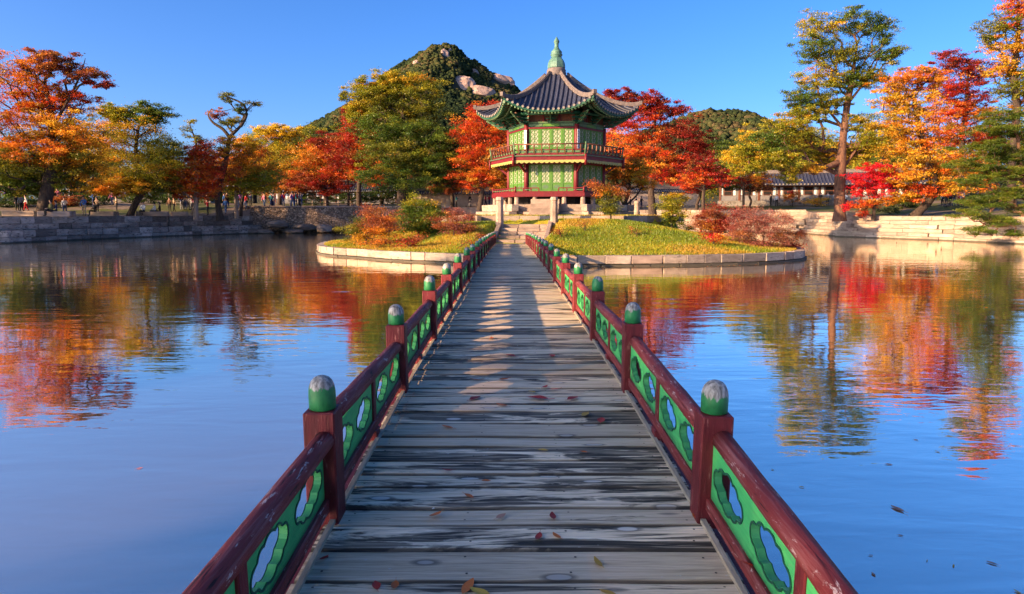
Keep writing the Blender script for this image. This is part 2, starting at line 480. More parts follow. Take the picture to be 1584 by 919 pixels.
    M['pav_teal'] = pm('pavilion_teal_paint', (0.014, 0.085, 0.045), (0.007, 0.05, 0.03), 9, 0.5, 0.1)
    M['pav_pale'] = pm('pavilion_pale_green_paint', (0.10, 0.17, 0.08), (0.05, 0.10, 0.05), 12, 0.5, 0.1)
    M['pav_yellow'] = pm('pavilion_yellow_paint', (0.36, 0.32, 0.09), (0.25, 0.23, 0.07), 6, 0.5, 0.1)
    M['pav_brown'] = pm('pavilion_brown_timber', (0.16, 0.055, 0.03), (0.08, 0.03, 0.018), 6, 0.6, 0.2)
    M['paper'] = pm('window_paper', (0.36, 0.38, 0.28), (0.28, 0.30, 0.21), 3, 0.8, 0.0)
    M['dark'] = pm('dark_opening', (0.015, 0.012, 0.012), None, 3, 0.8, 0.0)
    M['white'] = pm('white_paint', (0.72, 0.72, 0.70), (0.55, 0.55, 0.54), 5, 0.6, 0.1)
    M['ink'] = pm('black_ink', (0.02, 0.02, 0.025), None, 5, 0.6, 0.0)
    M['tile'] = pm('grey_roof_tile', (0.040, 0.046, 0.075), (0.018, 0.021, 0.036), 5, 0.55, 0.4, rnd=0.25, spec=0.5, wear=((0.20, 0.18, 0.17), 0.66))
    M['tile_pale'] = pm('pale_ridge_tile', (0.17, 0.135, 0.12), (0.075, 0.065, 0.065), 6, 0.7, 0.4, rnd=0.2)
    M['tile_cap'] = pm('lime_tile_end', (0.28, 0.25, 0.22), (0.16, 0.145, 0.13), 8, 0.7, 0.2)
    M['copper'] = pm('verdigris_copper', (0.11, 0.22, 0.17), (0.05, 0.12, 0.09), 5, 0.5, 0.2, wear=((0.05, 0.13, 0.10), 0.60))
    M['plaster'] = pm('tan_plaster_wall', (0.50, 0.38, 0.29), (0.36, 0.27, 0.20), 0.8, 0.9, 0.2)
    M['grey_wall'] = pm('grey_brick_wall', (0.20, 0.19, 0.19), (0.13, 0.125, 0.125), 3, 0.9, 0.3)
    M['mountain'] = pm('mountain_soil', (0.045, 0.042, 0.018), (0.020, 0.024, 0.012), 0.02, 0.95, 0.0, coord='World')
    M['rock'] = pm('pink_granite_rock', (0.44, 0.31, 0.25), (0.24, 0.17, 0.14), 0.08, 0.9, 0.6, coord='World', wear=((0.12, 0.10, 0.085), 0.62), bdist=1.5)
    M['skin'] = pm('skin', (0.52, 0.30, 0.21), None, 3, 0.6, 0.0)
    M['hair'] = pm('black_hair', (0.018, 0.014, 0.012), None, 3, 0.5, 0.0)
build_materials()
# ------------------------------------------------------------------ the ground round the pond
def ss(t):
    t = np.clip(t, 0, 1)
    return t * t * (3 - 2 * t)
def catmull(pts, closed=True, step=1.0):
    P = [Vector((*p, 0)) if len(p) == 2 else Vector(p) for p in pts]
    n = len(P); out = []
    for i in range(n if closed else n - 1):
        p0 = P[(i - 1) % n] if closed or i > 0 else P[0]
        p1, p2 = P[i], P[(i + 1) % n]
        p3 = P[(i + 2) % n] if closed or i + 2 < n else P[-1]
        k = max(1, int((p2 - p1).length / step))
        for j in range(k):
            t = j / k
            out.append(0.5 * ((2 * p1) + (p2 - p0) * t + (2 * p0 - 5 * p1 + 4 * p2 - p3) * t * t + (3 * p1 - p0 - 3 * p2 + p3) * t ** 3))
    if not closed: out.append(P[-1])
    return [(p.x, p.y) for p in out]
def poly_dist(x, y, poly):
    """distance to the outline, vectorised; negative inside"""
    x = np.atleast_1d(np.asarray(x, float)); y = np.atleast_1d(np.asarray(y, float))
    A = np.array(poly); B = np.roll(A, -1, axis=0)
    best = np.full(x.shape, 1e9); inside = np.zeros(x.shape, bool)
    for a, b in zip(A, B):
        d = b - a; L = d @ d + 1e-12
        t = np.clip(((x - a[0]) * d[0] + (y - a[1]) * d[1]) / L, 0, 1)
        best = np.minimum(best, np.hypot(x - a[0] - t * d[0], y - a[1] - t * d[1]))
        c = ((a[1] > y) != (b[1] > y)) & (x < (b[0] - a[0]) * (y - a[1]) / (b[1] - a[1] + 1e-12) + a[0])
        inside ^= c
    return np.where(inside, -best, best)

SHORE = [(-44, -6), (-46, 20), (-47, 44), (-38.9, 52.3), (-37.2, 60), (-34.5, 69.3), (-29.1, 79.3), (-23, 82), (-17, 85), (0, 86), (20, 85),
         (33.7, 79.5), (32.6, 67.2), (36.5, 58.3), (38.4, 51), (42, 40), (46, 20), (44, -6), (0, -6.5)]
def gz(x, y):
    """height of the ground outside the pond"""
    x = np.atleast_1d(np.asarray(x, float)); y = np.atleast_1d(np.asarray(y, float))
    d = np.maximum(poly_dist(x, y, SHORE), 0)
    base = 2.05 + np.where(x < 0, 1.0, 0.6) * ss((y - 75) / 7)
    rise = np.where(x < 0, 0.85, 1.5)
    return base + rise * ss((d - 3) / 28) - 2.2 * ss((8 - y) / 10)
def gz1(x, y): return float(gz(x, y)[0])
def GR(px, py):
    """where the photograph's ray meets that ground"""
    d = ray(px, py); d = d / d.y
    Y = np.arange(46, 200, 0.25)
    zz = CAM_Z + d.z * Y
    ok = (poly_dist(d.x * Y, Y, SHORE) > 0.9) & (zz <= gz(d.x * Y, Y))
    i = np.argmax(ok) if ok.any() else len(Y) - 1
    return Vector((d.x * Y[i], Y[i], gz1(d.x * Y[i], Y[i])))

# pond
MB().add([(-90, -30, 0), (90, -30, 0), (90, 130, 0), (-90, 130, 0)], [(0, 1, 2, 3)]).build('pond_water', M['water'])
tag(bpy.data.objects['pond_water'], kind='structure')
# ground ring
def ground():
    A = []
    n = len(SHORE)
    for i in range(n):
        a, b = Vector(SHORE[i]), Vector(SHORE[(i + 1) % n])
        k = max(1, int((b - a).length / 2.0))
        A += [a.lerp(b, j / k) for j in range(k)]
    A = np.array([(p.x, p.y) for p in A]); c = np.array([0, 36.0])
    dirs = A - c; L = np.linalg.norm(dirs, axis=1, keepdims=True); dirs = dirs / L
    offs = [1.05, 1.05, 2.5, 4, 6, 9, 13, 18, 25, 34, 48, 70, 110, 200, 500, 1500, 5000]
    V = []
    tn = np.roll(A, -1, axis=0) - np.roll(A, 1, axis=0); nr = np.column_stack([-tn[:, 1], tn[:, 0]]); nr /= np.linalg.norm(nr, axis=1, keepdims=True)
    for k, o in enumerate(offs):
        P = A + nr * min(o, 4) + dirs * max(o - 4, 0)
        z = gz(P[:, 0], P[:, 1]) if k else np.full(len(P), -0.8)
        V.append(np.column_stack([P, z]))
    n = len(A); V = np.vstack(V); Fc = []
    for k in range(len(offs) - 1):
        for i in range(n):
            j = (i + 1) % n
            Fc.append((k * n + i, k * n + j, (k + 1) * n + j, (k + 1) * n + i))
    Fc = np.array(Fc)[:, ::-1]
    tag(inst('ground', fast_mesh('ground', V[n:], Fc[n:] - n, mats=[M['ground']])), kind='structure')
    tag(inst('bank_lining', fast_mesh('bank_lining', V[:2 * n], Fc[:n], mats=[M['granite_warm']])), kind='structure')
ground()

# ------------------------------------------------------------------ cut stone walls
def block_mesh(name, mat, seed):
    rnd = random.Random(seed)
    bm = bmesh.new()
    bmesh.ops.create_cube(bm, size=1.0)
    bmesh.ops.bevel(bm, geom=bm.edges[:], offset=0.035, segments=1, affect='EDGES')
    for v in bm.verts:
        v.co += Vector((rnd.uniform(-1, 1) * 0.012, rnd.uniform(-1, 1) * 0.03, rnd.uniform(-1, 1) * 0.022))
    me = bpy.data.meshes.new(name); bm.to_mesh(me); bm.free()
    me.materials.append(mat)
    return me
BLK = {k: [block_mesh('stone_block_' + k, M[k], i) for i in range(5)] for k in ('granite', 'granite_grey', 'granite_warm')}
def seg_at(pts, s):
    for a, b in zip(pts[:-1], pts[1:]):
        L = (b - a).length
        if s <= L or b is pts[-1]:
            return a.lerp(b, min(s / L, 1)), (b - a).normalized()
        s -= L
def course(parent, pts, z0, z1, setback, depth, lo, hi, mats, rnd, side=1, gap=0.025, name='stone_block'):
    """a row of blocks along the line pts; side = +1 when the bank lies to the left of the walking direction"""
    pts = [Vector(p) for p in pts]
    T = sum((b - a).length for a, b in zip(pts[:-1], pts[1:]))
    s = rnd.uniform(-0.4, 0)
    while s < T:
        L = rnd.uniform(lo, hi)
        m = max(min(s + L / 2, T), 0)
        p, d = seg_at(pts, m)
        nrm = Vector((-d.y, d.x)) * side
        c = p + nrm * (setback + depth / 2 + rnd.uniform(-0.02, 0.02))
        me = rnd.choice(BLK[rnd.choice(mats)])
        o = inst(name, me, parent, (c.x, c.y, (z0 + z1) / 2), (rnd.gauss(0, 0.006), rnd.gauss(0, 0.006), math.atan2(d.y, d.x)),
                 (L - gap, depth, z1 - z0 - 0.018))
        s += L
rw = random.Random(5)
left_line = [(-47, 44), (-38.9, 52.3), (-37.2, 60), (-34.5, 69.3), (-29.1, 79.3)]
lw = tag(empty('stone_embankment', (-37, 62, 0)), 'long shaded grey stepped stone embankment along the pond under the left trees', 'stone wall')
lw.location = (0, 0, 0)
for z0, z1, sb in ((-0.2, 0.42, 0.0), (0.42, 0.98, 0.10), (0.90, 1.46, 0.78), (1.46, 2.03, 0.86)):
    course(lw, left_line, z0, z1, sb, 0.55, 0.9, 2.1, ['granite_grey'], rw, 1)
right_line = [(0, 86), (20, 85), (33.7, 79.5), (32.6, 67.2), (36.5, 58.3), (38.4, 51), (42, 40)]
rwl = tag(empty('stone_embankment'), 'sunlit cream stepped stone embankment along the pond under the right trees', 'stone wall')
for z0, z1, sb in ((-0.2, 0.26, 0.0), (0.26, 0.58, 0.08), (0.52, 0.93, 0.50), (0.93, 1.30, 0.58), (1.30, 1.66, 0.64)):
    course(rwl, right_line, z0, z1, sb, 0.5, 0.9, 2.6, ['granite', 'granite', 'granite', 'granite_warm'], rw, 1)
course(rwl, right_line, 1.66, 2.02, 0.95, 0.4, 1.2, 2.8, ['granite_warm'], rw, 1)
course(rwl, right_line[:4], 1.98, 2.40, 0.85, 0.4, 1.0, 2.4, ['granite', 'granite_warm'], rw, 1)
course(rwl, right_line[:3], 2.38, 2.72, 0.92, 0.4, 1.0, 2.4, ['granite', 'granite_warm'], rw, 1)
# grass on the left ledge, earth on the right one
def strip(name, line, o0, o1, z, mat, label):
    pts = [Vector(p) for p in line]; V = []; Fc = []
    for i, p in enumerate(pts):
        d = (pts[min(i + 1, len(pts) - 1)] - pts[max(i - 1, 0)]).normalized(); n = Vector((-d.y, d.x))
        a, b = p + n * o0, p + n * o1
        V += [(a.x, a.y, z), (b.x, b.y, z)]
    for i in range(len(pts) - 1):
        Fc.append((2 * i, 2 * i + 2, 2 * i + 3, 2 * i + 1))
    tag(MB().add(V, Fc).build(name, mat), kind='structure')
strip('bank_ledge', left_line, 0.5, 1.2, 0.985, M['ground'], '')
strip('bank_ledge', right_line, 0.4, 1.4, 0.585, M['ground'], '')
# rubble retaining wall at the back left with rocks at its foot
def rubble_wall():
    t = tag(empty('rubble_wall'), 'brown rubble retaining wall at the far end of the pond left of the island', 'stone wall')
    line = [(-31.0, 79.6), (-23, 82.3), (-17, 85.2), (-8, 85.9)]
    n = len(line)
    b = MB()
    for i in range(n - 1):
        a, c = Vector(line[i]), Vector(line[i + 1])
        b.bar((a.x, a.y, 1.5), (c.x, c.y, 1.5), 0.6, 3.0)
    b.build('masonry', M['rubble'], t)
    course(t, line, 3.0, 3.18, -0.4, 0.8, 1.0, 2.0, ['granite_warm'], rw, 1, name='coping_stone')
rubble_wall()
def rock_mesh(name, mat, seed, flat=0.6, sub=2, amp=0.35):
    bm = bmesh.new(); bmesh.ops.create_icosphere(bm, subdivisions=sub, radius=1.0)
    off = Vector((seed * 7.3, seed * 3.1, seed * 1.7))
    for v in bm.verts:
        k = 1 + amp * noise.fractal(v.co * 1.3 + off, 0.8, 2.0, 3)
        q = v.co * k
        q = Vector([math.copysign(abs(c) ** 0.75, c) for c in q])
        v.co = Vector((q.x, q.y, q.z * flat))
    me = bpy.data.meshes.new(name); bm.to_mesh(me); bm.free(); me.materials.append(mat)
    return me
rkm = [rock_mesh('shore_rock', M['shore_rock'], i) for i in range(4)]
for i, (px, py, w, h, lab) in enumerate([(408, 358, 1.3, .35, 'low grey rock at the left end of the rubble wall by the water'),
        (430, 345, 1.5, .45, 'flat pale slab of rock against the rubble wall above the water'), (452, 357, 1.6, .35, 'dark flat rock at the waterline below the rubble wall'),
        (470, 350, 1.4, .4, 'sunlit rock on the ledge where the rubble wall turns bright'), (500, 352, 1.5, .5, 'warm sunlit boulder at the pond edge left of the island'),
        (386, 357, 1.2, .4, 'rounded grey rock where the stepped embankment ends')]):
    p = G(px, py, 0.25)
    p.y = min(p.y, 83.5 + (px - 400) * 0.015); p = W(px, py, 79.0 + (px - 400) * 0.022)
    o = inst('shore_rock', rkm[i % 4], None, (p.x, p.y, max(p.z - 0.1, 0.1)), (0, 0, i * 1.3), (w, w * 0.6, h / 0.6))
    tag(o, lab, 'rock', 'rocks at the foot of the rubble wall')
strip('bank_ledge', [(-30, 79.4), (-22.5, 81.8), (-17, 84.6), (-8, 85.3)], -1.2, 1.4, 0.30, M['ground'], '')

# ------------------------------------------------------------------ island
ISL = catmull([(-11.55, 40.84), (-10.2, 37.6), (-7.58, 34.96), (-5.64, 33.05), (-2.41, 31.2), (0.3, 30.2), (2.94, 29.77), (6.04, 29.9), (9.01, 30.4), (12.4, 31.9), (14.9, 34.4),
               (16.4, 40), (16, 48), (13, 56), (6, 61), (-2, 61.5), (-8, 58), (-11.5, 52), (-12.3, 46)], True, 0.9)
DECK_Z = lambda Y: 1.028 - 0.00044 * (Y - 8.5) ** 2 - 0.005 * max(0.0, 6.0 - Y) ** 2      # a very flat arch
DECK_T = lambda Y: math.atan(-0.00092 * (Y - 8.5) + 0.010 * max(0.0, 6.0 - Y))
PAV = Vector((3.32, 50.5))
PROT = R(-9.6)
def hexd(x, y):
    """hexagonal distance from the pavilion's axis"""
    best = np.full(np.shape(x), -1e9)
    for i in range(6):
        a = R(270 + 60 * i) + PROT
        best = np.maximum(best, (x - PAV.x) * math.cos(a) + (y - PAV.y) * math.sin(a))
    return best
STEP_A = Vector((0.42, 36.45)); STEP_B = Vector((0.97, 42.0))
def zi(x, y):
    x = np.atleast_1d(np.asarray(x, float)); y = np.atleast_1d(np.asarray(y, float))
    d = np.maximum(-poly_dist(x, y, ISL), 0)
    z = 0.39 + 1.50 * ss((d + 1.0) / 13.0) + 0.10 * np.sin(x * 0.7 + y * 0.4) * ss(d / 4)
    z = np.where(hexd(x, y) < 7.55, np.maximum(z, 2.12), np.minimum(z, 1.9))
    # cut for the bridge end and the steps
    t = np.clip((y - STEP_A.y) / (STEP_B.y - STEP_A.y), -0.2, 1.0)
    cx = np.where(y < STEP_A.y, 0.034, STEP_A.x + (STEP_B.x - STEP_A.x) * t)
    pz = np.where(y < STEP_A.y, 0.45, 0.50 + 1.1 * np.clip(t, 0, 1))
    w = np.where(y < STEP_A.y, 1.15, 1.55)
    lim = pz + np.maximum(np.abs(x - cx) - w, 0) * 0.75
    return np.where(y < STEP_B.y + 0.3, np.minimum(z, np.maximum(lim, 0.3)), z)
def zi1(x, y): return float(zi(x, y)[0])
def island():
    A = np.array(ISL); c = np.array([2.0, 45.5]); V = []; n = len(A)
    rs = np.concatenate([np.linspace(1.0, 0.12, 34)])
    A2 = c + (A - c) * 0.985
    for r in rs:
        P = c + (A2 - c) * r
        V.append(np.column_stack([P, zi(P[:, 0], P[:, 1])]))
    V.insert(0, np.column_stack([A2, np.full(n, -0.6)]))
    V = np.vstack(V); K = len(rs) + 1
    Fc = [(k * n + i, k * n + (i + 1) % n, (k + 1) * n + (i + 1) % n, (k + 1) * n + i) for k in range(K - 1) for i in range(n)]
    tag(inst('island_lawn', fast_mesh('island_lawn', V, np.array(Fc), mats=[M['lawn']], smooth=False)), kind='structure')
    w = tag(empty('island_wall'), 'low curved wall of pale granite blocks round the island', 'stone wall')
    i0 = min(range(n), key=lambda i: (A[i][0] + 12.2) ** 2 + (A[i][1] - 45) ** 2)
    i1 = min(range(n), key=lambda i: (A[i][0] - 16.4) ** 2 + (A[i][1] - 42) ** 2)
    idx = [(i0 + k) % n for k in range((i1 - i0) % n + 1)]
    line = [tuple(A[i]) for i in idx]
    course(w, line, 0.08, 0.47, 0.04, 0.42, 0.8, 1.5, ['granite', 'granite', 'granite', 'granite_warm'], rw, 1, gap=0.02)
    course(w, line, -0.25, 0.08, -0.04, 0.42, 0.8, 1.5, ['granite', 'granite_warm'], rw, 1, gap=0.02, name='footing_stone')
    # kerb round the pavilion's terrace
    kb = tag(empty('terrace_kerb'), 'straight stone kerb edging the terrace round the pavilion', 'kerb')
    Rk = 7.6 / math.cos(R(30))
    for i in (-1, 0, 1):
        a0 = R(240 + 60 * i) + PROT; a1 = R(300 + 60 * i) + PROT
        p0 = PAV + Vector((math.cos(a0), math.sin(a0))) * Rk; p1 = PAV + Vector((math.cos(a1), math.sin(a1))) * Rk
        course(kb, [tuple(p0), tuple(p1)], 1.70, 2.16, -0.1, 0.3, 1.1, 1.9, ['granite_warm', 'granite'], rw, 1, gap=0.02, name='kerb_stone')
island()
def grass():
    rng = np.random.default_rng(4)
    n = 150000
    x = rng.uniform(-12.5, 16.8, n); y = rng.uniform(29.5, 47, n)
    d = -poly_dist(x, y, ISL)
    ok = (d > 0.45) & ~((np.abs(x - 0.4) < 2.0 + 0.0 * y) & (y > 36) & (y < 42.4) & (np.abs(x - 0.42 - 0.1 * (y - 36.4)) < 1.6)) & ~((np.abs(x) < 1.0) & (y < 36.6)) & (hexd(x, y) > 4.9)
    x, y = x[ok], y[ok]; n = len(x)
    z = zi(x, y)
    h = rng.uniform(0.05, 0.13, n); a = rng.uniform(0, 2 * np.pi, n); w = rng.uniform(0.012, 0.026, n)
    lx = rng.normal(0, 0.035, n); ly = rng.normal(0, 0.035, n)
    V = np.empty((n, 3, 3))
    V[:, 0] = np.column_stack([x - np.cos(a) * w, y - np.sin(a) * w, z - 0.01])
    V[:, 1] = np.column_stack([x + np.cos(a) * w, y + np.sin(a) * w, z - 0.01])
    V[:, 2] = np.column_stack([x + lx, y + ly, z + h])
    pal = np.array([(0.17, 0.23, 0.012), (0.28, 0.31, 0.014), (0.42, 0.36, 0.018), (0.46, 0.28, 0.03), (0.10, 0.15, 0.012)])
    patch = np.array([noise.noise(Vector((px_ * 0.35, py_ * 0.35, 0.3))) for px_, py_ in zip(x, y)])
    k = np.clip((patch * 1.6 + 0.45 + rng.normal(0, 0.22, n)) * 4, 0, 3.99).astype(int)
    k = np.where(rng.random(n) < 0.12, 4, k)
    C = pal[k] * rng.uniform(0.75, 1.2, (n, 1))
    o = inst('grass', fast_mesh('grass', V.reshape(-1, 3), np.arange(3 * n).reshape(-1, 3), np.repeat(C, 3, axis=0), [M['leaf']]))
    tag(o, 'short yellow green grass covering the island mound', 'grass', kind='stuff')
grass()

# ------------------------------------------------------------------ mountain and hill
ICO_V = None
def ico():
    bm = bmesh.new(); bmesh.ops.create_icosphere(bm, subdivisions=1, radius=1.0)
    v = np.array([p.co[:] for p in bm.verts]); f = np.array([[q.index for q in p.verts] for p in bm.faces]); bm.free()
    return v, f
ICO_V, ICO_F = ico()
PAL = dict(
    red=[((.40, .022, .012), 4), ((.24, .014, .010), 3), ((.50, .055, .012), 2)],
    dred=[((.22, .014, .010), 4), ((.32, .022, .012), 3), ((.12, .012, .008), 2), ((.38, .07, .012), 1)],
    ored=[((.55, .08, .012), 4), ((.42, .035, .012), 3), ((.60, .17, .018), 2)],
    orange=[((.62, .19, .018), 4), ((.58, .11, .014), 2), ((.64, .30, .02), 2), ((.30, .20, .02), 1)],
    yorange=[((.66, .31, .02), 4), ((.64, .40, .03), 3), ((.60, .19, .018), 2), ((.30, .24, .02), 1)],
    yellow=[((.70, .44, .025), 4), ((.66, .52, .05), 2), ((.50, .34, .02), 2)],
    ygreen=[((.34, .30, .018), 4), ((.22, .24, .016), 3), ((.46, .34, .02), 2), ((.11, .15, .014), 2)],
    olive=[((.16, .17, .016), 4), ((.26, .22, .018), 2), ((.07, .10, .012), 3)],
    green=[((.085, .145, .016), 4), ((.14, .19, .018), 3), ((.045, .085, .012), 3)],
    dgreen=[((.040, .075, .012), 4), ((.075, .115, .014), 2), ((.022, .045, .009), 3)],
    crimson=[((.62, .012, .030), 5), ((.45, .008, .022), 2), ((.66, .05, .02), 2)],
    pinkb=[((.36, .12, .085), 4), ((.24, .06, .05), 3), ((.44, .20, .11), 2)],
    rust=[((.30, .085, .030), 4), ((.20, .045, .022), 3), ((.40, .17, .03), 2)],
    pine=[((.075, .125, .012), 4), ((.13, .17, .014), 3), ((.18, .19, .015), 2), ((.03, .06, .01), 2)],
    forest=[((.014, .023, .012), 4), ((.021, .031, .014), 4), ((.029, .040, .016), 4), ((.040, .048, .019), 4), ((.056, .055, .022), 3), ((.070, .054, .026), 2)],
)
def pal_pick(key, rng, n):
    cs = np.array([c for c, w in PAL[key]]); w = np.array([w for c, w in PAL[key]], float)
    return cs[rng.choice(len(cs), n, p=w / w.sum())]
def blob_forest(name, label, P, rad, key, rng, squash=0.85, pscale=60.0):
    n = len(P)
    j = 1 + rng.uniform(-0.45, 0.45, (n, 12, 1))
    ang = rng.uniform(0, 6.28, n); c, s = np.cos(ang), np.sin(ang)
    v = ICO_V[None] * j
    vx = v[..., 0] * c[:, None] - v[..., 1] * s[:, None]; vy = v[..., 0] * s[:, None] + v[..., 1] * c[:, None]
    v = np.stack([vx, vy, v[..., 2] * squash], -1) * rad[:, None, None] + P[:, None]
    f = (ICO_F[None] + (np.arange(n) * 12)[:, None, None]).reshape(-1, 3)
    patch = np.array([noise.noise(Vector((p[0], p[1], p[2])) / pscale) for p in P])
    cs = np.array([c for c, w in PAL[key]]); k = np.clip(((patch * 0.75 + 0.5 + rng.normal(0, 0.16, n)) * len(cs)), 0, len(cs) - 1).astype(int)
    C = cs[k] * rng.uniform(0.88, 1.12, (n, 1))
    C = C[:, None] * rng.uniform(0.88, 1.12, (n, 12, 1))
    o = inst(name, fast_mesh(name, v.reshape(-1, 3), f, C.reshape(-1, 3), [M['far_leaf']], True))
    return tag(o, label, 'forest', kind='stuff')
def ridge_hill(name, prof, Y0, Yf, Yb, xr, nx, ny, amp, sc, seed, power):
    pts = [W(px, py, Y0) for px, py in prof]
    X = np.array([p.x for p in pts]); Z = np.array([p.z for p in pts])
    def h(x, y):
        t = (Y0 - y) / (Y0 - Yf) if y < Y0 else (y - Y0) / (Yb - Y0)
        t = min(max(t, 0), 1)
        xs = x * (Y0 / max(y, 1)) if y < Y0 else x
        zr = np.interp(x + (xs - x) * 0.35, X, Z)
        nz = noise.ridged_multi_fractal(Vector((x / sc + seed, y / (sc * 1.5), 0.5)), 0.9, 2.1, 4, 1.0, 2.0) - 1.1
        nf = noise.fractal(Vector((x / (sc * 0.16), y / (sc * 0.16), seed)), 0.9, 2.0, 3)
        k = min(1.0, t * 3.0) * (1 - t)
        return zr * (1 - t) ** power + amp * nz * k + amp * 0.10 * nf * (1 - t) ** 0.5
    xs = np.linspace(xr[0], xr[1], nx); ys = np.linspace(Yf, Yb, ny)
    V = np.array([(x, y, h(x, y)) for y in ys for x in xs])
    Fc = np.array([(j * nx + i, j * nx + i + 1, (j + 1) * nx + i + 1, (j + 1) * nx + i) for j in range(ny - 1) for i in range(nx - 1)])
    tag(inst(name, fast_mesh(name, V, Fc, mats=[M['mountain']], smooth=True)), kind='structure')
    return h
MPROF = [(250, 300), (380, 255), (440, 222), (480, 197), (520, 174), (560, 150), (600, 116), (640, 90), (668, 73), (690, 70), (706, 75), (728, 97), (768, 118), (800, 140), (830, 165), (880, 185), (940, 205), (1040, 225), (1200, 260)]
mh = ridge_hill('mountain', MPROF, 1300, 820, 1750, (-700, 420), 170, 90, 42, 150, 3.3, 0.85)
ROCKS = [(714, 129, 30, 24, 'big rounded pale granite dome halfway up the right of the mountain'), (743, 142, 32, 13, 'sloping pale rock slab below the mountain\'s right shoulder'),
         (775, 124, 32, 15, 'pale rock ledge on the mountain\'s right ridge'), (688, 84, 11, 16, 'narrow upright rock face just under the summit'),
         (647, 97, 13, 5, 'thin rock band on the mountain\'s upper left slope'), (720, 90, 9, 5, 'small bright rock on the ridge right of the summit'), (655, 165, 16, 8, 'low pale outcrop above the green trees on the mountain'), (697, 78, 8, 5, 'small pale crag on the very summit'), (735, 112, 14, 6, 'slanting rock strip between the summit and the pale dome')]
def march(h, px, py, y0, y1, n=400):
    d = ray(px, py); d = d / d.y
    for i in range(n):
        y = y0 + (y1 - y0) * i / n
        if CAM_Z + d.z * y < h(d.x * y, y): return Vector((d.x * y, y, h(d.x * y, y)))
    return None
mrocks = []
for i, (px, py, w, hh, lab) in enumerate(ROCKS):
    p = march(mh, px, py, 820, 1330) or W(px, py, 1290)
    s = p.y / F
    o = inst('rock_outcrop', rock_mesh('rock_outcrop', M['rock'], i + 11, 1.0, 3, 0.30), None, (p.x, p.y + w * s * 0.12, p.z - hh * s * 0.15), (R(-25), R(8), 0.15 * i), (w * s / 2 * 1.3, w * s / 2 * 0.7, hh * s / 2 * 1.45))
    tag(o, lab, 'rock', 'bare rocks on the mountain')
    mrocks.append((p, w * s / 2, hh * s / 2))
def mountain_trees():
    rng = np.random.default_rng(8)
    n = 32000
    y = rng.uniform(900, 1330, n); x = rng.uniform(-0.31, 0.03, n) * y
    keep = rng.random(n) < 0.62; x, y = x[keep], y[keep]
    z = np.array([mh(a, b) for a, b in zip(x, y)])
    r = 1.7 + 3.0 * rng.random(len(x)) ** 1.5
    ok = np.ones(len(x), bool)
    for p, w, hh in mrocks:
        u = (x / y - p.x / p.y) * p.y; v = ((z - CAM_Z) / y - (p.z - CAM_Z) / p.y) * p.y
        ok &= ((u / (w * 1.0)) ** 2 + ((v + 2) / (hh * 1.0)) ** 2) > 1.0
    P = np.column_stack([x, y, z + r * 0.45])[ok]
    blob_forest('mountain_forest', 'dark green and rust forest covering the mountain', P, r[ok], 'forest', rng)
mountain_trees()
HPROF = [(940, 225), (1030, 195), (1065, 179), (1100, 173), (1160, 177), (1200, 197), (1260, 217), (1340, 235), (1440, 250), (1600, 262)]
hh_ = ridge_hill('hill', HPROF, 430, 250, 600, (40, 400), 70, 50, 6, 50, 1.3, 0.85)
def hill_trees():
    rng = np.random.default_rng(9)
    n = 6500
    y = rng.uniform(300, 440, n); x = rng.uniform(0.12, 0.62, n) * y
    z = np.array([hh_(a, b) for a, b in zip(x, y)])
    r = rng.uniform(0.9, 2.0, n)
    blob_forest('hill_forest', 'green and rust pine wood on the low hill right of the pavilion', np.column_stack([x, y, z + r * 0.5]), r, 'forest', rng, pscale=22.0)
hill_trees()
# ------------------------------------------------------------------ the wooden bridge
BX0, BX1 = -0.80, 0.868
POST_Y = [2.89 + 1.97 * k for k in range(-4, 18)]
DECK_END = 36.45
BAY0 = 1.97
M['nail'] = pm('rusty_nail_head', (0.05, 0.035, 0.028), None, 30, 0.6, 0.0)
M['edge_timber'] = pm('bare_pale_timber', (0.42, 0.36, 0.26), (0.24, 0.20, 0.14), 8, 0.8, 0.2, (6, 1, 6))
bridge = tag(empty('footbridge', (0.034, 16, 0)), 'long grey plank footbridge with red posts and green pierced railing panels', 'bridge')
bridge.location = (0, 0, 0)
def plank_mesh(seed):
    rnd = random.Random(seed)
    L = BX1 - BX0; nx = 14; V = []
    offs = Vector((seed * 3.7, 0, 0))
    prof = [(-0.5, 0), (-0.5, 0.040), (-0.46, 0.05), (0.46, 0.05), (0.5, 0.040), (0.5, 0)]
    for i in range(nx + 1):
        x = BX0 + L * i / nx
        if i == 0: x += rnd.uniform(-0.008, 0.008)
        if i == nx: x += rnd.uniform(-0.008, 0.008)
        wf = 0.006 * noise.noise(Vector((x * 2.5, seed, 0.1))); wb = 0.006 * noise.noise(Vector((x * 2.5, seed, 5.1)))
        cup = 0.004 * noise.noise(Vector((x * 1.7, seed, 9.0)))
        for k, (py, pz) in enumerate(prof):
            V.append((x, py + (wf if py < 0 else wb) / 0.2, pz + cup - 0.05))
    n = len(prof); Fc = []
    for i in range(nx):
        for k in range(n):
            k2 = (k + 1) % n
            Fc.append((i * n + k, (i + 1) * n + k, (i + 1) * n + k2, i * n + k2))
    b = MB(); b.add(V, Fc); b.add([], [])
    b.f.append(list(range(n))); b.m.append(0); b.sm.append(False)
    b.f.append(list(range(nx * n, nx * n + n))[::-1]); b.m.append(0); b.sm.append(False)
    for nx_ in (BX0 + 0.10, BX0 + 0.62, BX1 - 0.62, BX1 - 0.10):
        for ny_ in (-0.24, 0.26):
            jx, jy = rnd.uniform(-0.02, 0.02), rnd.uniform(-0.05, 0.05)
            b.add([(nx_ + jx + 0.0055 * math.cos(q * 1.047), ny_ + jy + 0.027 * math.sin(q * 1.047), 0.0042) for q in range(6)], [tuple(range(6))], 1)
    return b.mesh('plank', [M['plank'], M['nail']])
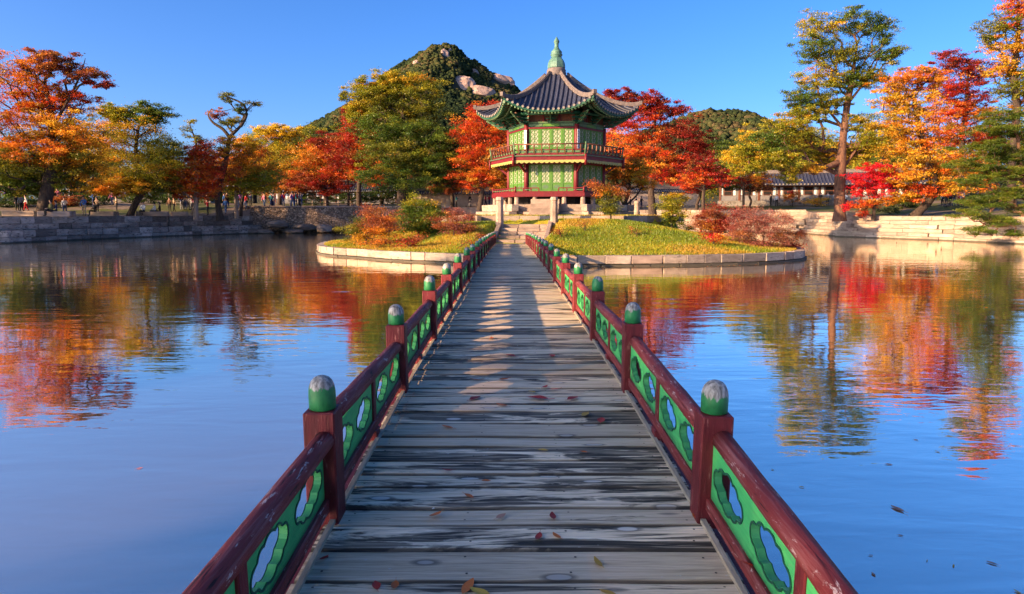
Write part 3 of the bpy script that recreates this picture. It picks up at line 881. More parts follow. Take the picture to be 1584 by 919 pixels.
PM = [plank_mesh(i) for i in range(10)]
rb = random.Random(21)
y = -6.0; k = 0
while y < DECK_END - 0.05:
    w = rb.choice([0.155, 0.175, 0.195, 0.21, 0.225, 0.24])
    w = min(w, DECK_END - y)
    gap = rb.uniform(0.010, 0.020)
    inst('plank', PM[rb.randrange(10)], bridge, (0, y + w / 2, DECK_Z(y + w / 2) + rb.uniform(-0.004, 0.003)), (DECK_T(y + w / 2) + rb.gauss(0, 0.008), rb.gauss(0, 0.0012), rb.gauss(0, 0.002)), (1, w - gap, 1))
    y += w; k += 1
# beams and piers below
for x in (-0.62, 0.68, -0.865, 0.933):
    b = MB(); ys = list(np.linspace(-6, DECK_END, 24))
    for ya, yb in zip(ys[:-1], ys[1:]): b.bar((x, ya, DECK_Z(ya) - 0.18), (x, yb + 0.01, DECK_Z(yb) - 0.18), 0.16, 0.22)
    b.build('beam', M['red_post'], bridge)
pier = MB(); pier.box((0, 0, 0), (0.24, 0.24, 2.2)); pier_me = pier.mesh('pier', M['granite_grey'], 0.02)
for y in POST_Y[::2]:
    if y < 30:
        for x in (-0.55, 0.62):
            inst('pier', pier_me, bridge, (x, y, DECK_Z(y) - 0.29 - 1.1))
# thin pale strip of bare timber along each side of the deck
ES = MB(); ES.box((0, 0, 0), (0.022, BAY0 - 0.14, 0.018)); edge_me = ES.mesh('edge_strip', M['edge_timber'])
for x in (-0.768, 0.836):
    for y in POST_Y[:-1]:
        inst('edge_strip', edge_me, bridge, (x, y + BAY0 / 2, DECK_Z(y + BAY0 / 2) + 0.009), (DECK_T(y + BAY0 / 2), 0, 0))
# posts with domed caps
PB = MB(); PB.box((0, 0, 0.235), (0.135, 0.135, 0.53)); post_me = PB.mesh('post', M['red_post'], 0.006)
CB = MB(); CB.lathe([(0.046, 0.0), (0.057, 0.006), (0.0575, 0.06), (0.0565, 0.085), (0.053, 0.105), (0.045, 0.125), (0.033, 0.139), (0.017, 0.147), (0.001, 0.149)], 20)
cap_me = CB.mesh('post_cap', M['post_cap'])
# pierced panels
def hole_outline(n=72, grow=0.0, seed=0):
    circ = [(-0.138, 0.0, 0.037), (0.138, 0.0, 0.037), (-0.076, 0.022, 0.044), (0.076, -0.022, 0.044), (-0.076, -0.022, 0.044), (0.076, 0.022, 0.044), (0, 0, 0.080)]
    out = []
    for i in range(n):
        a = 2 * math.pi * i / n
        d = Vector((math.cos(a), math.sin(a))); best = 0
        for cx, cy, r in circ:
            c = Vector((cx, cy)); b = d.dot(c); disc = b * b - c.length_squared + (r + grow) ** 2
            if disc >= 0: best = max(best, b + math.sqrt(disc))
        k = 1 + 0.035 * noise.noise(Vector((d.x * 1.6, d.y * 1.6, seed * 5.3)))
        out.append((d.x * best * k, d.y * best * k))
    return out
def panel_meshes(L, H, seed, th=0.03):
    """a board in the YZ plane with two cloud-shaped openings; also its dark carved rims"""
    bm = bmesh.new()
    edges = []
    def loop(pts):
        vs = [bm.verts.new((0, y, z)) for y, z in pts]
        es = [bm.edges.new((vs[i], vs[(i + 1) % len(vs)])) for i in range(len(vs))]
        return es
    edges += loop([(-L / 2, -H / 2), (L / 2, -H / 2), (L / 2, H / 2), (-L / 2, H / 2)])
    for cy in (-L / 4, L / 4):
        edges += loop([(cy + a, b) for a, b in hole_outline(72, 0.0, seed)])
    bmesh.ops.triangle_fill(bm, use_beauty=True, use_dissolve=False, edges=edges)
    for f in bm.faces: f.material_index = 0
    r = bmesh.ops.extrude_face_region(bm, geom=bm.faces[:])
    vs = [g for g in r['geom'] if isinstance(g, bmesh.types.BMVert)]
    bmesh.ops.translate(bm, verts=vs, vec=(th, 0, 0))
    bmesh.ops.translate(bm, verts=bm.verts[:], vec=(-th / 2, 0, 0))
    bmesh.ops.recalc_face_normals(bm, faces=bm.faces[:])
    for f in bm.faces:
        c = f.calc_center_median()
        if abs(f.normal.x) < 0.5 and abs(c.y) < L / 2 - 0.01 and abs(c.z) < H / 2 - 0.004: f.material_index = 1
    me = bpy.data.meshes.new('panel'); bm.to_mesh(me); bm.free()
    me.materials.append(M['panel']); me.materials.append(M['panel_reveal'])
    # rims, one on each face
    b = MB(); A = hole_outline(72, 0.0, seed); B = [(p[0] * q, p[1] * q) for i, (p, q) in enumerate((hole_outline(72, 0.009, seed)[i], 1 + 0.015 * noise.noise(Vector((i * 0.35, seed, 2)))) for i in range(72))]; n = 72
    for s in (-1, 1):
        x0 = s * (th / 2 + 0.0035)
        vs = [(x0, y * 1.0, z * 1.0) for y, z in A] + [(x0, y, z) for y, z in B] + [(s * (th / 2 - 0.002), y, z) for y, z in B]
        fs = []
        for i in range(n):
            j = (i + 1) % n
            q = [(i, j, n + j, n + i), (n + i, n + j, 2 * n + j, 2 * n + i)]
            fs += q if s < 0 else [t[::-1] for t in q]
        b.add(vs, fs)
    return me, b.mesh('carved_rim', M['panel_rim'])
BAY = 1.97; PL = (BAY - 0.135 - 0.07) / 2
PANELS = [panel_meshes(PL, 0.245, i) for i in range(6)]
rb2 = random.Random(3)
def rail_mesh(seed):
    b = MB(); n = 9; L = BAY - 0.10
    pts = [(0.004 * noise.noise(Vector((i, seed, 0))), -L / 2 + L * i / (n - 1), 0.006 * noise.noise(Vector((i * 0.8, seed, 4)))) for i in range(n)]
    rr = [0.043 + 0.003 * noise.noise(Vector((i * 0.9, seed, 8))) for i in range(n)]
    b.tube(pts, rr, 14)
    return b.mesh('top_rail', M['red_rail'])
RAILS = [rail_mesh(i) for i in range(5)]
b = MB(); b.box((0, 0, 0), (0.062, BAY - 0.12, 0.06)); brail_me = b.mesh('bottom_rail', M['red_rail'], 0.006)
b = MB(); b.box((0, 0, 0), (0.052, 0.07, 0.30)); stile_me = b.mesh('stile', M['red_post'], 0.005)
b = MB(); b.box((0, 0, 0), (0.085, 0.10, 0.075)); foot_me = b.mesh('rail_foot', M['red_post'], 0.005)
for side, x in ((-1, -0.812), (1, 0.880)):
    for k, y in enumerate(POST_Y):
        jx = rb2.gauss(0, 0.004)
        o = inst('post', post_me, bridge, (x + jx, y, DECK_Z(y)), (rb2.gauss(0, 0.008) + DECK_T(y), rb2.gauss(0, 0.008), rb2.gauss(0, 0.02)), (1, 1, 0.96 + rb2.random() * 0.05))
        c = inst('post_cap', cap_me, o, (0, 0, 0.499), (0, 0, rb2.uniform(0, 6.28)))
    for k, y in enumerate(POST_Y[:-1]):
        ym = y + BAY / 2; z = DECK_Z(ym); tl = (DECK_T(ym) + rb2.gauss(0, 0.001), 0, rb2.gauss(0, 0.001))
        inst('top_rail', rb2.choice(RAILS), bridge, (x, ym, z + 0.378), (tl[0], rb2.uniform(0, 6.28), tl[2]))
        inst('bottom_rail', brail_me, bridge, (x, ym, z + 0.079), tl)
        inst('stile', stile_me, bridge, (x, ym, z + 0.220), tl)
        inst('rail_foot', foot_me, bridge, (x, ym, z + 0.018), tl)
        for s in (-1, 1):
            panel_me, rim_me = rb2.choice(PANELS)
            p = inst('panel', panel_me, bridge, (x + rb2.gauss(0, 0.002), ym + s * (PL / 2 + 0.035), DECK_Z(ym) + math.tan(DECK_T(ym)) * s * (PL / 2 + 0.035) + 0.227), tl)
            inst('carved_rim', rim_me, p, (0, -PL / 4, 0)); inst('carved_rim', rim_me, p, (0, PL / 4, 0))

# ------------------------------------------------------------------ stone steps, cheek stones and pillars up to the terrace
steps = tag(empty('stone_steps', (STEP_A.x, STEP_A.y, 0.63)), 'worn pale stone steps rising from the end of the bridge to the terrace', 'steps')
ax = (STEP_B - STEP_A).normalized(); rzs = math.atan2(-ax.x, ax.y); steps.rotation_euler = (0, 0, rzs)
rs_ = random.Random(6)
NS = 6; run = 5.6 / NS
for i in range(NS):
    y0 = 0.02 + i * run; z0 = -0.12 + i * 0.195
    x = -1.25 - i * 0.03
    while x < 1.2:
        L = rs_.uniform(0.7, 1.4); L = min(L, 1.25 + i * 0.03 - x)
        if 1.25 + i * 0.03 - x - L < 0.3: L = 1.25 + i * 0.03 - x
        inst('step_stone', rs_.choice(BLK['granite_warm']), steps, (x + L / 2, y0 + run * 0.55, z0 + 0.005), (rs_.gauss(0, 0.008), rs_.gauss(0, 0.006), rs_.gauss(0, 0.01)), (L - 0.015, run * 1.15, 0.30))
        x += L
for s in (-1, 1):
    b = MB(); b.bar((s * 1.42, 0.1, -0.02), (s * 1.52, 5.3, 1.12), 0.24, 0.30); b.build('cheek_stone', M['granite_warm'], steps, bevel=0.02)
def stone_pillar(px, lab):
    p = W(px, 345, 41.3)
    o = empty('stone_pillar', (p.x, p.y, 1.45)); o.rotation_euler = (0, 0, rzs)
    tag(o, lab, 'stone pillar', 'pair of stone pillars at the head of the steps')
    b = MB(); b.lathe([(0.26, 0), (0.25, 0.4), (0.225, 1.3), (0.215, 1.58)], 8, smooth=False, a0=R(22.5)); b.build('shaft', M['granite_warm'], o, bevel=0.015)
    b = MB(); b.lathe([(0.20, 1.58), (0.245, 1.62), (0.245, 1.76), (0.20, 1.82), (0.001, 1.83)], 8, smooth=False, a0=R(22.5)); b.build('capstone', M['granite_warm'], o)
stone_pillar(773, 'left stone pillar at the head of the steps'); stone_pillar(857, 'right stone pillar at the head of the steps')
b = MB(); b.lathe([(0.20, 0), (0.18, 0.5), (0.17, 0.9), (0.20, 0.95), (0.19, 1.05), (0.08, 1.12), (0.001, 1.13)], 10)
p = W(985, 330, 47.5)
tag(b.build('stone_pillar', M['granite_warm'], None, (p.x, p.y, 2.05)), 'short round stone pillar standing alone right of the pavilion', 'stone pillar')

# ------------------------------------------------------------------ fallen leaves
def leaf_obj_mesh(name, colr, seed):
    rnd = random.Random(seed)
    m = pm('fallen_leaf_' + name, colr, tuple(c * 0.6 for c in colr), 40, 0.55, 0.2, rnd=0.25)
    ms = []
    for s in range(3):
        n = 9; V = []; Fc = []
        curl = rnd.uniform(0.15, 0.5); wd = rnd.uniform(0.26, 0.42)
        for i in range(n):
            t = i / (n - 1); w = wd * math.sin(math.pi * min(1, t * 0.96 + 0.02)) ** 0.8 * (1 - 0.25 * t)
            z = curl * (t - 0.45) ** 2 + 0.01
            V += [(-w, t - 0.5, z + w * w * 0.9), (0, t - 0.5, z), (w, t - 0.5, z + w * w * (0.9 - s * 0.5))]
        for i in range(n - 1):
            Fc += [(3 * i, 3 * i + 1, 3 * i + 4, 3 * i + 3), (3 * i + 1, 3 * i + 2, 3 * i + 5, 3 * i + 4)]
        b = MB(); b.add(V, Fc, 0, True)
        b.tube([(0, -0.5, curl * .2), (0.03, -0.68, curl * .3), (0.02, -0.8, curl * 0.42)], 0.015, 4)
        ms.append(b.mesh('fallen_leaf', m))
    return ms
LV = {'red': leaf_obj_mesh('red', (0.42, 0.03, 0.015), 1), 'orange': leaf_obj_mesh('orange', (0.66, 0.15, 0.02), 2), 'yellow': leaf_obj_mesh('yellow', (0.60, 0.34, 0.04), 3), 'brown': leaf_obj_mesh('brown', (0.42, 0.20, 0.12), 4)}
SPOT = [(726, 768, 'orange', .055, 'on the grey plank level with the nearest post caps'), (692, 661, 'orange', .075, 'in a plank gap well behind the nearest left post'), (855, 799, 'red', .055, 'mid deck, level with the near posts'),
        (833, 831, 'red', .055, 'left of a pair in the foreground'), (861, 830, 'orange', .045, 'right of a pair in the foreground'), (1076, 798, 'orange', .05, 'beside the foot of the near right post'),
        (925, 871, 'yellow', .06, 'slanting across the plank in the right foreground'), (940, 918, 'yellow', .05, 'at the bottom edge right of the middle'), (724, 908, 'orange', .085, 'largest at the bottom edge left of the middle'),
        (742, 917, 'yellow', .07, 'beside the large orange one at the bottom edge'), (582, 907, 'red', .05, 'near the bottom edge far left of the deck'), (611, 907, 'orange', .045, 'next to the red one at the bottom left'),
        (505, 799, 'orange', .05, 'against the foot of the near left post'), (673, 797, 'orange', .055, 'on the seam behind the dark plank at the left'), (775, 799, 'brown', .05, 'faint on the seam at mid deck'),
        (692, 728, 'red', .05, 'on a pale plank left of the middle'), (752, 745, 'orange', .04, 'small, right of the red one on the pale plank'), (501, 864, 'red', .035, 'alone at the left edge of the foreground'),
        (843, 599, 'red', .06, 'upright tip near the middle beyond the second posts'), (855, 603, 'red', .07, 'beside the upright one beyond the second posts'), (832, 617, 'red', .12, 'long and dark, before the second posts'),
        (886, 617, 'red', .09, 'right of the long dark one on the same seam'), (735, 617, 'red', .09, 'left end of the seam before the second posts'), (776, 627, 'orange', .08, 'dull, below the leaves on the seam'),
        (905, 642, 'yellow', .08, 'right half of the deck before the second posts'), (930, 651, 'red', .08, 'dark, near the right railing before the second posts'), (823, 607, 'yellow', .06, 'pale, between the red ones beyond the second posts'),
        (735, 588, 'orange', .07, 'left half, level with the second posts'), (778, 588, 'orange', .07, 'middle, level with the second posts'), (790, 551, 'red', .09, 'at the edge of the nearest patch of sun'),
        (854, 551, 'red', .09, 'on the right half just beyond the sun patches'), (760, 524, 'orange', .08, 'left of the sun patches'), (768, 540, 'brown', .07, 'among the nearest sun patches'), (1010, 652, 'red', .07, 'against the right railing'),
        (840, 697, 'yellow', .05, 'small on a pale plank right of the middle'), (903, 700, 'orange', .035, 'tiny, on a pale plank at the right')]
NM = {'red': 'red', 'orange': 'orange', 'yellow': 'yellow', 'brown': 'brown'}
rl = random.Random(9)
for px, py, c, s, where in SPOT:
    z = 0.96
    for _ in range(6):
        p = G(px, py, z); z = DECK_Z(p.y) + 0.006
    o = inst('fallen_leaf', rl.choice(LV[c]), None, (p.x, p.y, z + 0.002), (0, 0, rl.uniform(0, 6.28)), (s * 0.9, s * 1.25, s))
    tag(o, f'{NM[c]} fallen leaf on the bridge, {where}', 'leaf', 'fallen leaves on the bridge')
p = W(1140, 855, 2.5)
o = inst('fallen_leaf', LV['red'][0], None, (0.845, 2.30, DECK_Z(2.30) + 0.115), (0.5, 0.3, 1.9), (0.045, 0.075, 0.05)); tag(o, 'pinkish leaf caught on the bottom rail in front of the near right post', 'leaf', 'fallen leaves on the bridge')
FL = [(1375, 719, 'brown', .12, 'just below the tall tree\'s reflection'), (1388, 788, 'brown', .22, 'largest, at the right middle of the water'), (1393, 829, 'brown', .07, 'small, below the largest one'), (1347, 860, 'brown', .06, 'grey, above the curled one'),
      (1351, 889, 'brown', .08, 'curled, near the bottom right'), (1534, 872, 'brown', .12, 'thin, at the far right'), (1475, 876, 'yellow', .06, 'pale, at the right'), (1240, 754, 'yellow', .08, 'pale, right of the railing'), (1575, 917, 'yellow', .1, 'pale, in the bottom right corner'),
      (216, 725, 'orange', .10, 'alone on the left water'), (1417, 681, 'brown', .09, 'dark, under the orange reflection'), (1450, 699, 'yellow', .1, 'pale pink, right of the dark one'), (1195, 727, 'yellow', .06, 'white, closest to the near right post'), (1434, 868, 'yellow', .04, 'tiny, near the bottom right'), (600, 665, 'brown', .05, 'tiny, by the left railing')]
for px, py, c, s, where in FL:
    p = G(px, py, 0.0)
    o = inst('floating_leaf', rl.choice(LV[c]), None, (p.x, p.y, 0.004), (0, 0, rl.uniform(0, 6.28)), (s * 0.42, s * 0.55, s * 0.4))
    tag(o, f'{"pale" if c == "yellow" else NM[c]} leaf floating on the pond, {where}', 'leaf', 'leaves floating on the pond')
# ------------------------------------------------------------------ the hexagonal pavilion
pav = tag(empty('hexagonal_pavilion', (PAV.x, PAV.y, 0), PROT), 'two storey hexagonal red and green wooden pavilion with a tiled roof on the island', 'pavilion')
T30 = math.tan(R(30)); C30 = math.cos(R(30))
def fdir(i):
    a = R(270 + 60 * i)
    return Vector((math.cos(a), math.sin(a), 0)), Vector((-math.sin(a), math.cos(a), 0)), a
def fp(i, u, n, z):
    nv, tv, a = fdir(i)
    return nv * n + tv * u + Vector((0, 0, z))
def corner(k, Rr, z):          # corner between face k-1 and face k
    a = R(240 + 60 * k)
    return Vector((math.cos(a) * Rr, math.sin(a) * Rr, z))
def hexpoly(Rr): return [tuple(corner(k, Rr, 0)[:2]) for k in range(6)]
rp = random.Random(12)
# stone plinth
b = MB(); b.prism(hexpoly(5.25), 1.6, 2.86); b.build('plinth_core', M['granite_warm'], pav)
for k in range(6):
    if k in (2, 3): continue
    p0, p1 = corner(k, 5.75, 0), corner(k + 1, 5.75, 0)
    course(pav, [tuple(p0[:2]), tuple(p1[:2])], 1.95, 2.42, 0.0, 0.6, 0.9, 1.7, ['granite_warm'], rp, 1, 0.015, 'plinth_stone')
    p0, p1 = corner(k, 5.5, 0), corner(k + 1, 5.5, 0)
    course(pav, [tuple(p0[:2]), tuple(p1[:2])], 2.42, 2.90, 0.0, 0.5, 0.9, 1.7, ['granite_warm', 'granite'], rp, 1, 0.015, 'plinth_stone')
# front stairs of the pavilion
for j in range(4):
    b = MB(); b.box(fp(0, -0.15, 5.9 - j * 0.34, 2.02 + 0.30 * j), (1.9, 0.6, 0.62)); b.build('stair_stone', M['granite_warm'], pav, bevel=0.015)
# stone stubs under the floor
b = MB(); b.lathe([(0.17, 0), (0.15, 0.56)], 8, smooth=False); stub_me = b.mesh('stone_stub', M['granite_warm'])
for k in range(6):
    p = corner(k, 4.5, 2.88); inst('stone_stub', stub_me, pav, p)
    for u in (-1.0, 1.0):
        inst('stone_stub', stub_me, pav, fp(k, u, 4.5 * C30, 2.88))
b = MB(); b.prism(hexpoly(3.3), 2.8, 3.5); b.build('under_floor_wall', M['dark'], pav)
# floors
b = MB(); b.prism(hexpoly(4.75), 3.42, 3.70); b.build('lower_floor', M['pav_red'], pav)
b = MB(); b.prism(hexpoly(4.80), 5.84, 6.10); b.build('upper_floor', M['pav_red'], pav)
b = MB(); b.prism(hexpoly(4.9), 6.10, 6.16); b.build('upper_floor_edge', M['pav_pale'], pav)
def scallop(i):
    b = MB(); Rr = 4.78; ap = Rr * C30; half = Rr * 0.5; n = 14; V = []; Fc = []
    for j in range(n * 4 + 1):
        u = -half + 2 * half * j / (n * 4)
        zz = 5.72 - 0.09 * abs(math.sin(math.pi * j / 4))
        V += [fp(i, u, ap + 0.02, 5.84), fp(i, u, ap + 0.02, zz), fp(i, u, ap - 0.03, 5.84), fp(i, u, ap - 0.03, zz)]
    for j in range(n * 4):
        a, c = 4 * j, 4 * j + 4
        Fc += [(a, a + 1, c + 1, c), (a + 2, c + 2, c + 3, a + 3), (a + 1, a + 3, c + 3, c + 1)]
    return b.add(V, Fc)
for i in range(6):
    scallop(i).build('fringe_board', M['pav_yellow'] if i not in (1, 2) else M['pav_yellow'], pav)
for k in range(6):
    b = MB(); p0, p1 = corner(k, 4.86, 5.5), corner(k, 4.86, 6.2); b.tube([p0, p1], 0.09, 8); b.build('corner_pendant', M['pav_red'], pav)
# pillars and lintels of both storeys
RP = 3.43
b = MB(); b.tube([(0, 0, 0), (0, 0, 1)], 0.17, 14); pil_me = b.mesh('pillar', M['pav_red'])
for k in range(6):
    p = corner(k, RP, 3.66); inst('pillar', pil_me, pav, p, sc=(1, 1, 2.2))
    p = corner(k, RP, 6.1); inst('pillar', pil_me, pav, p, sc=(1, 1, 2.2))
for i in range(6):
    ap = RP * C30
    for z, h, m, w in ((5.71, 0.16, 'pav_red', 0.2), (8.08, 0.11, 'pav_red', 0.2), (6.36, 0.10, 'pav_red', 0.18), (3.76, 0.12, 'pav_red', 0.18), (8.27, 0.22, 'pav_teal', 0.16), (8.44, 0.10, 'pav_pale', 0.26)):
        b = MB(); b.bar(fp(i, -1.6, ap, z), fp(i, 1.6, ap, z), w, h); b.build('lintel', M[m], pav)
    # frieze above the doors: painted boards between short red struts
    for u0, u1, m in ((-1.5, -0.62, 'pav_pale'), (-0.58, 0.58, 'pav_green'), (0.62, 1.5, 'pav_pale')):
        b = MB(); b.bar(fp(i, u0, ap + 0.085, 8.27), fp(i, u1, ap + 0.085, 8.27), 0.03, 0.17); b.build('frieze_panel', M[m], pav)
    b = MB(); b.bar(fp(i, -1.6, ap - 0.03, 8.72), fp(i, 1.6, ap - 0.03, 8.72), 0.06, 0.50); b.build('frieze_board', M['pav_brown'], pav)
    for u in (-0.55, 0.55):
        b = MB(); b.bar(fp(i, u, ap + 0.05, 8.46), fp(i, u, ap + 0.05, 8.95), 0.12, 0.12); b.build('frieze_strut', M['pav_red'], pav)
# inner core so that nothing shows through
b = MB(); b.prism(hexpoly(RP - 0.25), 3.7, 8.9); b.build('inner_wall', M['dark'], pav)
# door leaves with diagonal lattice over paper
def door_meshes(w, h, lower=0.30):
    """in the XZ plane, facing -Y, origin at the bottom middle"""
    fr = 0.07; z1 = h * lower
    b = MB()
    for x in (-w / 2 + fr / 2, w / 2 - fr / 2): b.box((x, 0, h / 2), (fr, 0.06, h))
    for z in (fr / 2, z1, h - fr / 2): b.box((0, 0.001, z), (w - 2 * fr, 0.056, fr))
    frame = b.mesh('door_frame', M['pav_green'])
    b = MB(); b.box((0, 0.012, (z1 + h) / 2), (w - 2 * fr, 0.012, h - z1 - fr))
    paper = b.mesh('paper_pane', M['paper'])
    b = MB(); iw = w - 2 * fr; zb, zt = z1 + fr / 2, h - fr; nd = 3; dx = iw / nd
    b.box((0, -0.004, (zb + zt) / 2), (0.02, 0.02, zt - zb))
    nz = max(2, int((zt - zb) / (dx * 1.15))); dz = (zt - zb) / nz
    for r in range(nz):
        for c in range(nd):
            x0 = -iw / 2 + c * dx; q = zb + r * dz
            b.bar((x0, 0, q), (x0 + dx, 0, q + dz), 0.026, 0.02); b.bar((x0 + dx, 0.003, q), (x0, 0.003, q + dz), 0.026, 0.02)
    for x in (-iw / 2 + 0.03, iw / 2 - 0.03): b.box((x, -0.002, (zb + zt) / 2), (0.06, 0.024, zt - zb))
    lat = b.mesh('lattice', M['pav_green'])
    b = MB(); b.box((0, 0.01, z1 / 2 + fr / 4), (w - 2 * fr, 0.02, z1 - fr * 1.4))
    n = 14; V = [(iw * 0.36 * math.cos(2 * math.pi * k / n), -0.004, z1 / 2 + 0.02 + z1 * 0.24 * math.sin(2 * math.pi * k / n)) for k in range(n)]
    b.add(V, [tuple(range(n))], 1)
    low = b.mesh('lower_panel', [M['pav_green'], M['pav_pale']])
    return frame, paper, lat, low
LW = (RP - 0.34) / 4
low_set = door_meshes(LW - 0.012, 1.82); up_set = door_meshes(LW - 0.012, 1.60, 0.22)
for i in range(6):
    nv, tv, a = fdir(i)
    for st, z in ((low_set, 3.82), (up_set, 6.42)):
        for j in range(4):
            p = fp(i, (j - 1.5) * LW, RP * C30 + 0.02, z)
            d = inst('door_leaf', st[0], pav, p, (0, 0, a + math.pi / 2))
            inst('paper_pane', st[1], d); inst('lattice', st[2], d); inst('lower_panel', st[3], d)
# lower railing, open in front of the doors
def low_rail(i, u0, u1):
    ap = 4.62 * C30
    b = MB(); b.bar(fp(i, u0, ap, 4.00), fp(i, u1, ap, 4.00), 0.08, 0.06); b.build('lower_railing', M['pav_red'], pav)
    b = MB(); b.bar(fp(i, u0, ap, 3.75), fp(i, u1, ap, 3.75), 0.06, 0.08); b.build('lower_railing', M['pav_red'], pav)
    n = max(2, int((u1 - u0) / 0.42))
    for j in range(n + 1):
        u = u0 + (u1 - u0) * j / n
        b = MB(); b.bar(fp(i, u, ap, 3.79), fp(i, u, ap, 3.97), 0.07, 0.07); b.build('rail_baluster', M['pav_red'], pav)
    b = MB(); b.bar(fp(i, u0, ap, 3.88), fp(i, u1, ap, 3.88), 0.03, 0.05); b.build('rail_board', M['pav_pale'], pav)
for i in range(6):
    if i == 0:
        low_rail(0, -2.3, -0.72); low_rail(0, 0.62, 2.3)
    elif i in (1, 5, 2, 4):
        low_rail(i, -2.3, 2.3)
for k in range(6):
    b = MB(); b.tube([corner(k, 4.64, 3.66), corner(k, 4.64, 4.12)], 0.07, 8); b.build('corner_post', M['pav_red'], pav)
# upper balcony railing with curved brackets
def curved_post():
    b = MB(); pts = []
    for j in range(7):
        t = j / 6
        pts.append((0, -0.16 * math.sin(t * 1.9) + 0.03, 0.02 + 0.66 * t))
    for (p0, p1) in zip(pts[:-1], pts[1:]): b.bar(p0, p1, 0.07, 0.075)
    return b.mesh('curved_baluster', M['pav_brown'])
cpm = curved_post()
for i in range(6):
    ap = 4.66 * C30; half = 4.66 / 2; nv, tv, a = fdir(i)
    b = MB(); b.tube([fp(i, -half - 0.12, ap + 0.15, 6.88), fp(i, half + 0.12, ap + 0.15, 6.88)], 0.042, 8); b.build('balcony_top_rail', M['pav_brown'], pav)
    b = MB(); b.bar(fp(i, -half, ap + 0.02, 6.52), fp(i, half, ap + 0.02, 6.52), 0.05, 0.06); b.build('balcony_mid_rail', M['pav_red'], pav)
    b = MB(); b.bar(fp(i, -half, ap, 6.22), fp(i, half, ap, 6.22), 0.05, 0.16); b.build('balcony_board', M['pav_red'], pav)
    for j in range(9):
        u = -half + 2 * half * (j + 0.5) / 9
        inst('curved_baluster', cpm, pav, fp(i, u, ap, 6.16), (0, 0, a + math.pi / 2))
        if j < 8:
            b = MB(); uu = u + half / 9; b.bar(fp(i, uu - 0.2, ap, 6.40), fp(i, uu + 0.2, ap, 6.40), 0.03, 0.12); b.build('balcony_panel', M['pav_pale'], pav)
for k in range(6):
    b = MB(); b.tube([corner(k, 4.72, 6.1), corner(k, 4.86, 7.02)], 0.055, 8); b.build('corner_post', M['pav_pale'], pav)
# diagonal struts from lower pillars to the balcony
for k in range(6):
    b = MB(); b.bar(corner(k, RP + 0.1, 5.1), corner(k, 4.5, 5.82), 0.10, 0.14); b.build('balcony_strut', M['pav_red'], pav)
# writing boards on the two front pillars of the upper storey
for k, lab in ((0, ''), (1, '')):
    a = R(240 + 60 * k) + (R(12) if k == 0 else R(14))
    c = corner(k, RP, 0) + Vector((math.cos(a), math.sin(a), 0)) * 0.185
    b = MB(); b.box((0, 0, 0), (0.19, 0.02, 1.28)); o = b.build('pillar_tablet', M['white'], pav, (c.x, c.y, 7.30), (0, 0, a + math.pi / 2))
    b = MB(); rr = random.Random(k)
    for q in range(7):
        z = 0.5 - q * 0.165
        for s in range(3): b.box((rr.uniform(-0.02, 0.02), -0.012, z + (s - 1) * 0.036), (rr.uniform(0.05, 0.11), 0.004, 0.016))
        b.box((rr.uniform(-0.02, 0.02), -0.0125, z), (0.016, 0.004, 0.11))
    b.build('written_characters', M['ink'], o)
# bracket sets under the eaves
def bracket():
    b = MB()
    for j, (L, z) in enumerate(((0.55, 0.0), (0.85, 0.19), (1.15, 0.38))):
        b.bar((0, 0.25, z), (0, -L, z + 0.05), 0.11, 0.13, mi=0)
        b.bar((0, -L + 0.03, z + 0.03), (0, -L - 0.20, z + 0.16), 0.08, 0.09, mi=1)
        b.bar((-0.35 - 0.1 * j, -L * 0.35, z + 0.09), (0.35 + 0.1 * j, -L * 0.35, z + 0.09), 0.09, 0.10, mi=0)
        b.box((-0.32 - 0.1 * j, -L * 0.35, z + 0.165), (0.13, 0.13, 0.07), mi=2); b.box((0.32 + 0.1 * j, -L * 0.35, z + 0.165), (0.13, 0.13, 0.07), mi=2)
        b.box((0, -L * 0.8, z + 0.14), (0.13, 0.13, 0.07), mi=2)
    return b.mesh('bracket', [M['pav_teal'], M['pav_pale'], M['pav_brown']])
brm = bracket()
for k in range(6):
    a = R(240 + 60 * k); p = corner(k, RP, 8.38)
    inst('bracket', brm, pav, p, (0, 0, a + math.pi / 2), (1.15, 1.25, 1.15))
    for u in (-0.0,):
        nv, tv, an = fdir(k); inst('bracket', brm, pav, fp(k, u, RP * C30, 8.45), (0, 0, an + math.pi / 2), (0.8, 0.8, 0.85))
for i in range(6):
    ap = 4.0 * C30; b = MB(); b.tube([fp(i, -2.0, ap + 0.2, 8.98), fp(i, 2.0, ap + 0.2, 8.98)], 0.10, 8); b.build('eave_purlin', M['pav_teal'], pav)
# roof
Z_TOP, Z_EAVE, LIFT = 12.10, 9.02, 0.80
def rpt(i, t, u, dz=0.0, s=None):
    a = 0.60 + (4.86 - 0.60) * t
    ex = 0.24 * t * t
    if s is not None:
        u = s / ((a + ex) * T30)
        n_ = a + ex * u * u
        u_t = s
    else:
        n_ = a + ex * u * u
        u_t = u * (a + ex) * T30
    z = Z_TOP + (Z_EAVE - Z_TOP) * (1 - (1 - t) ** 1.42) + LIFT * abs(u) ** 2.4 * t ** 2.0
    return fp(i, u_t, n_, z + dz)
roof = empty('roof'); roof.parent = pav
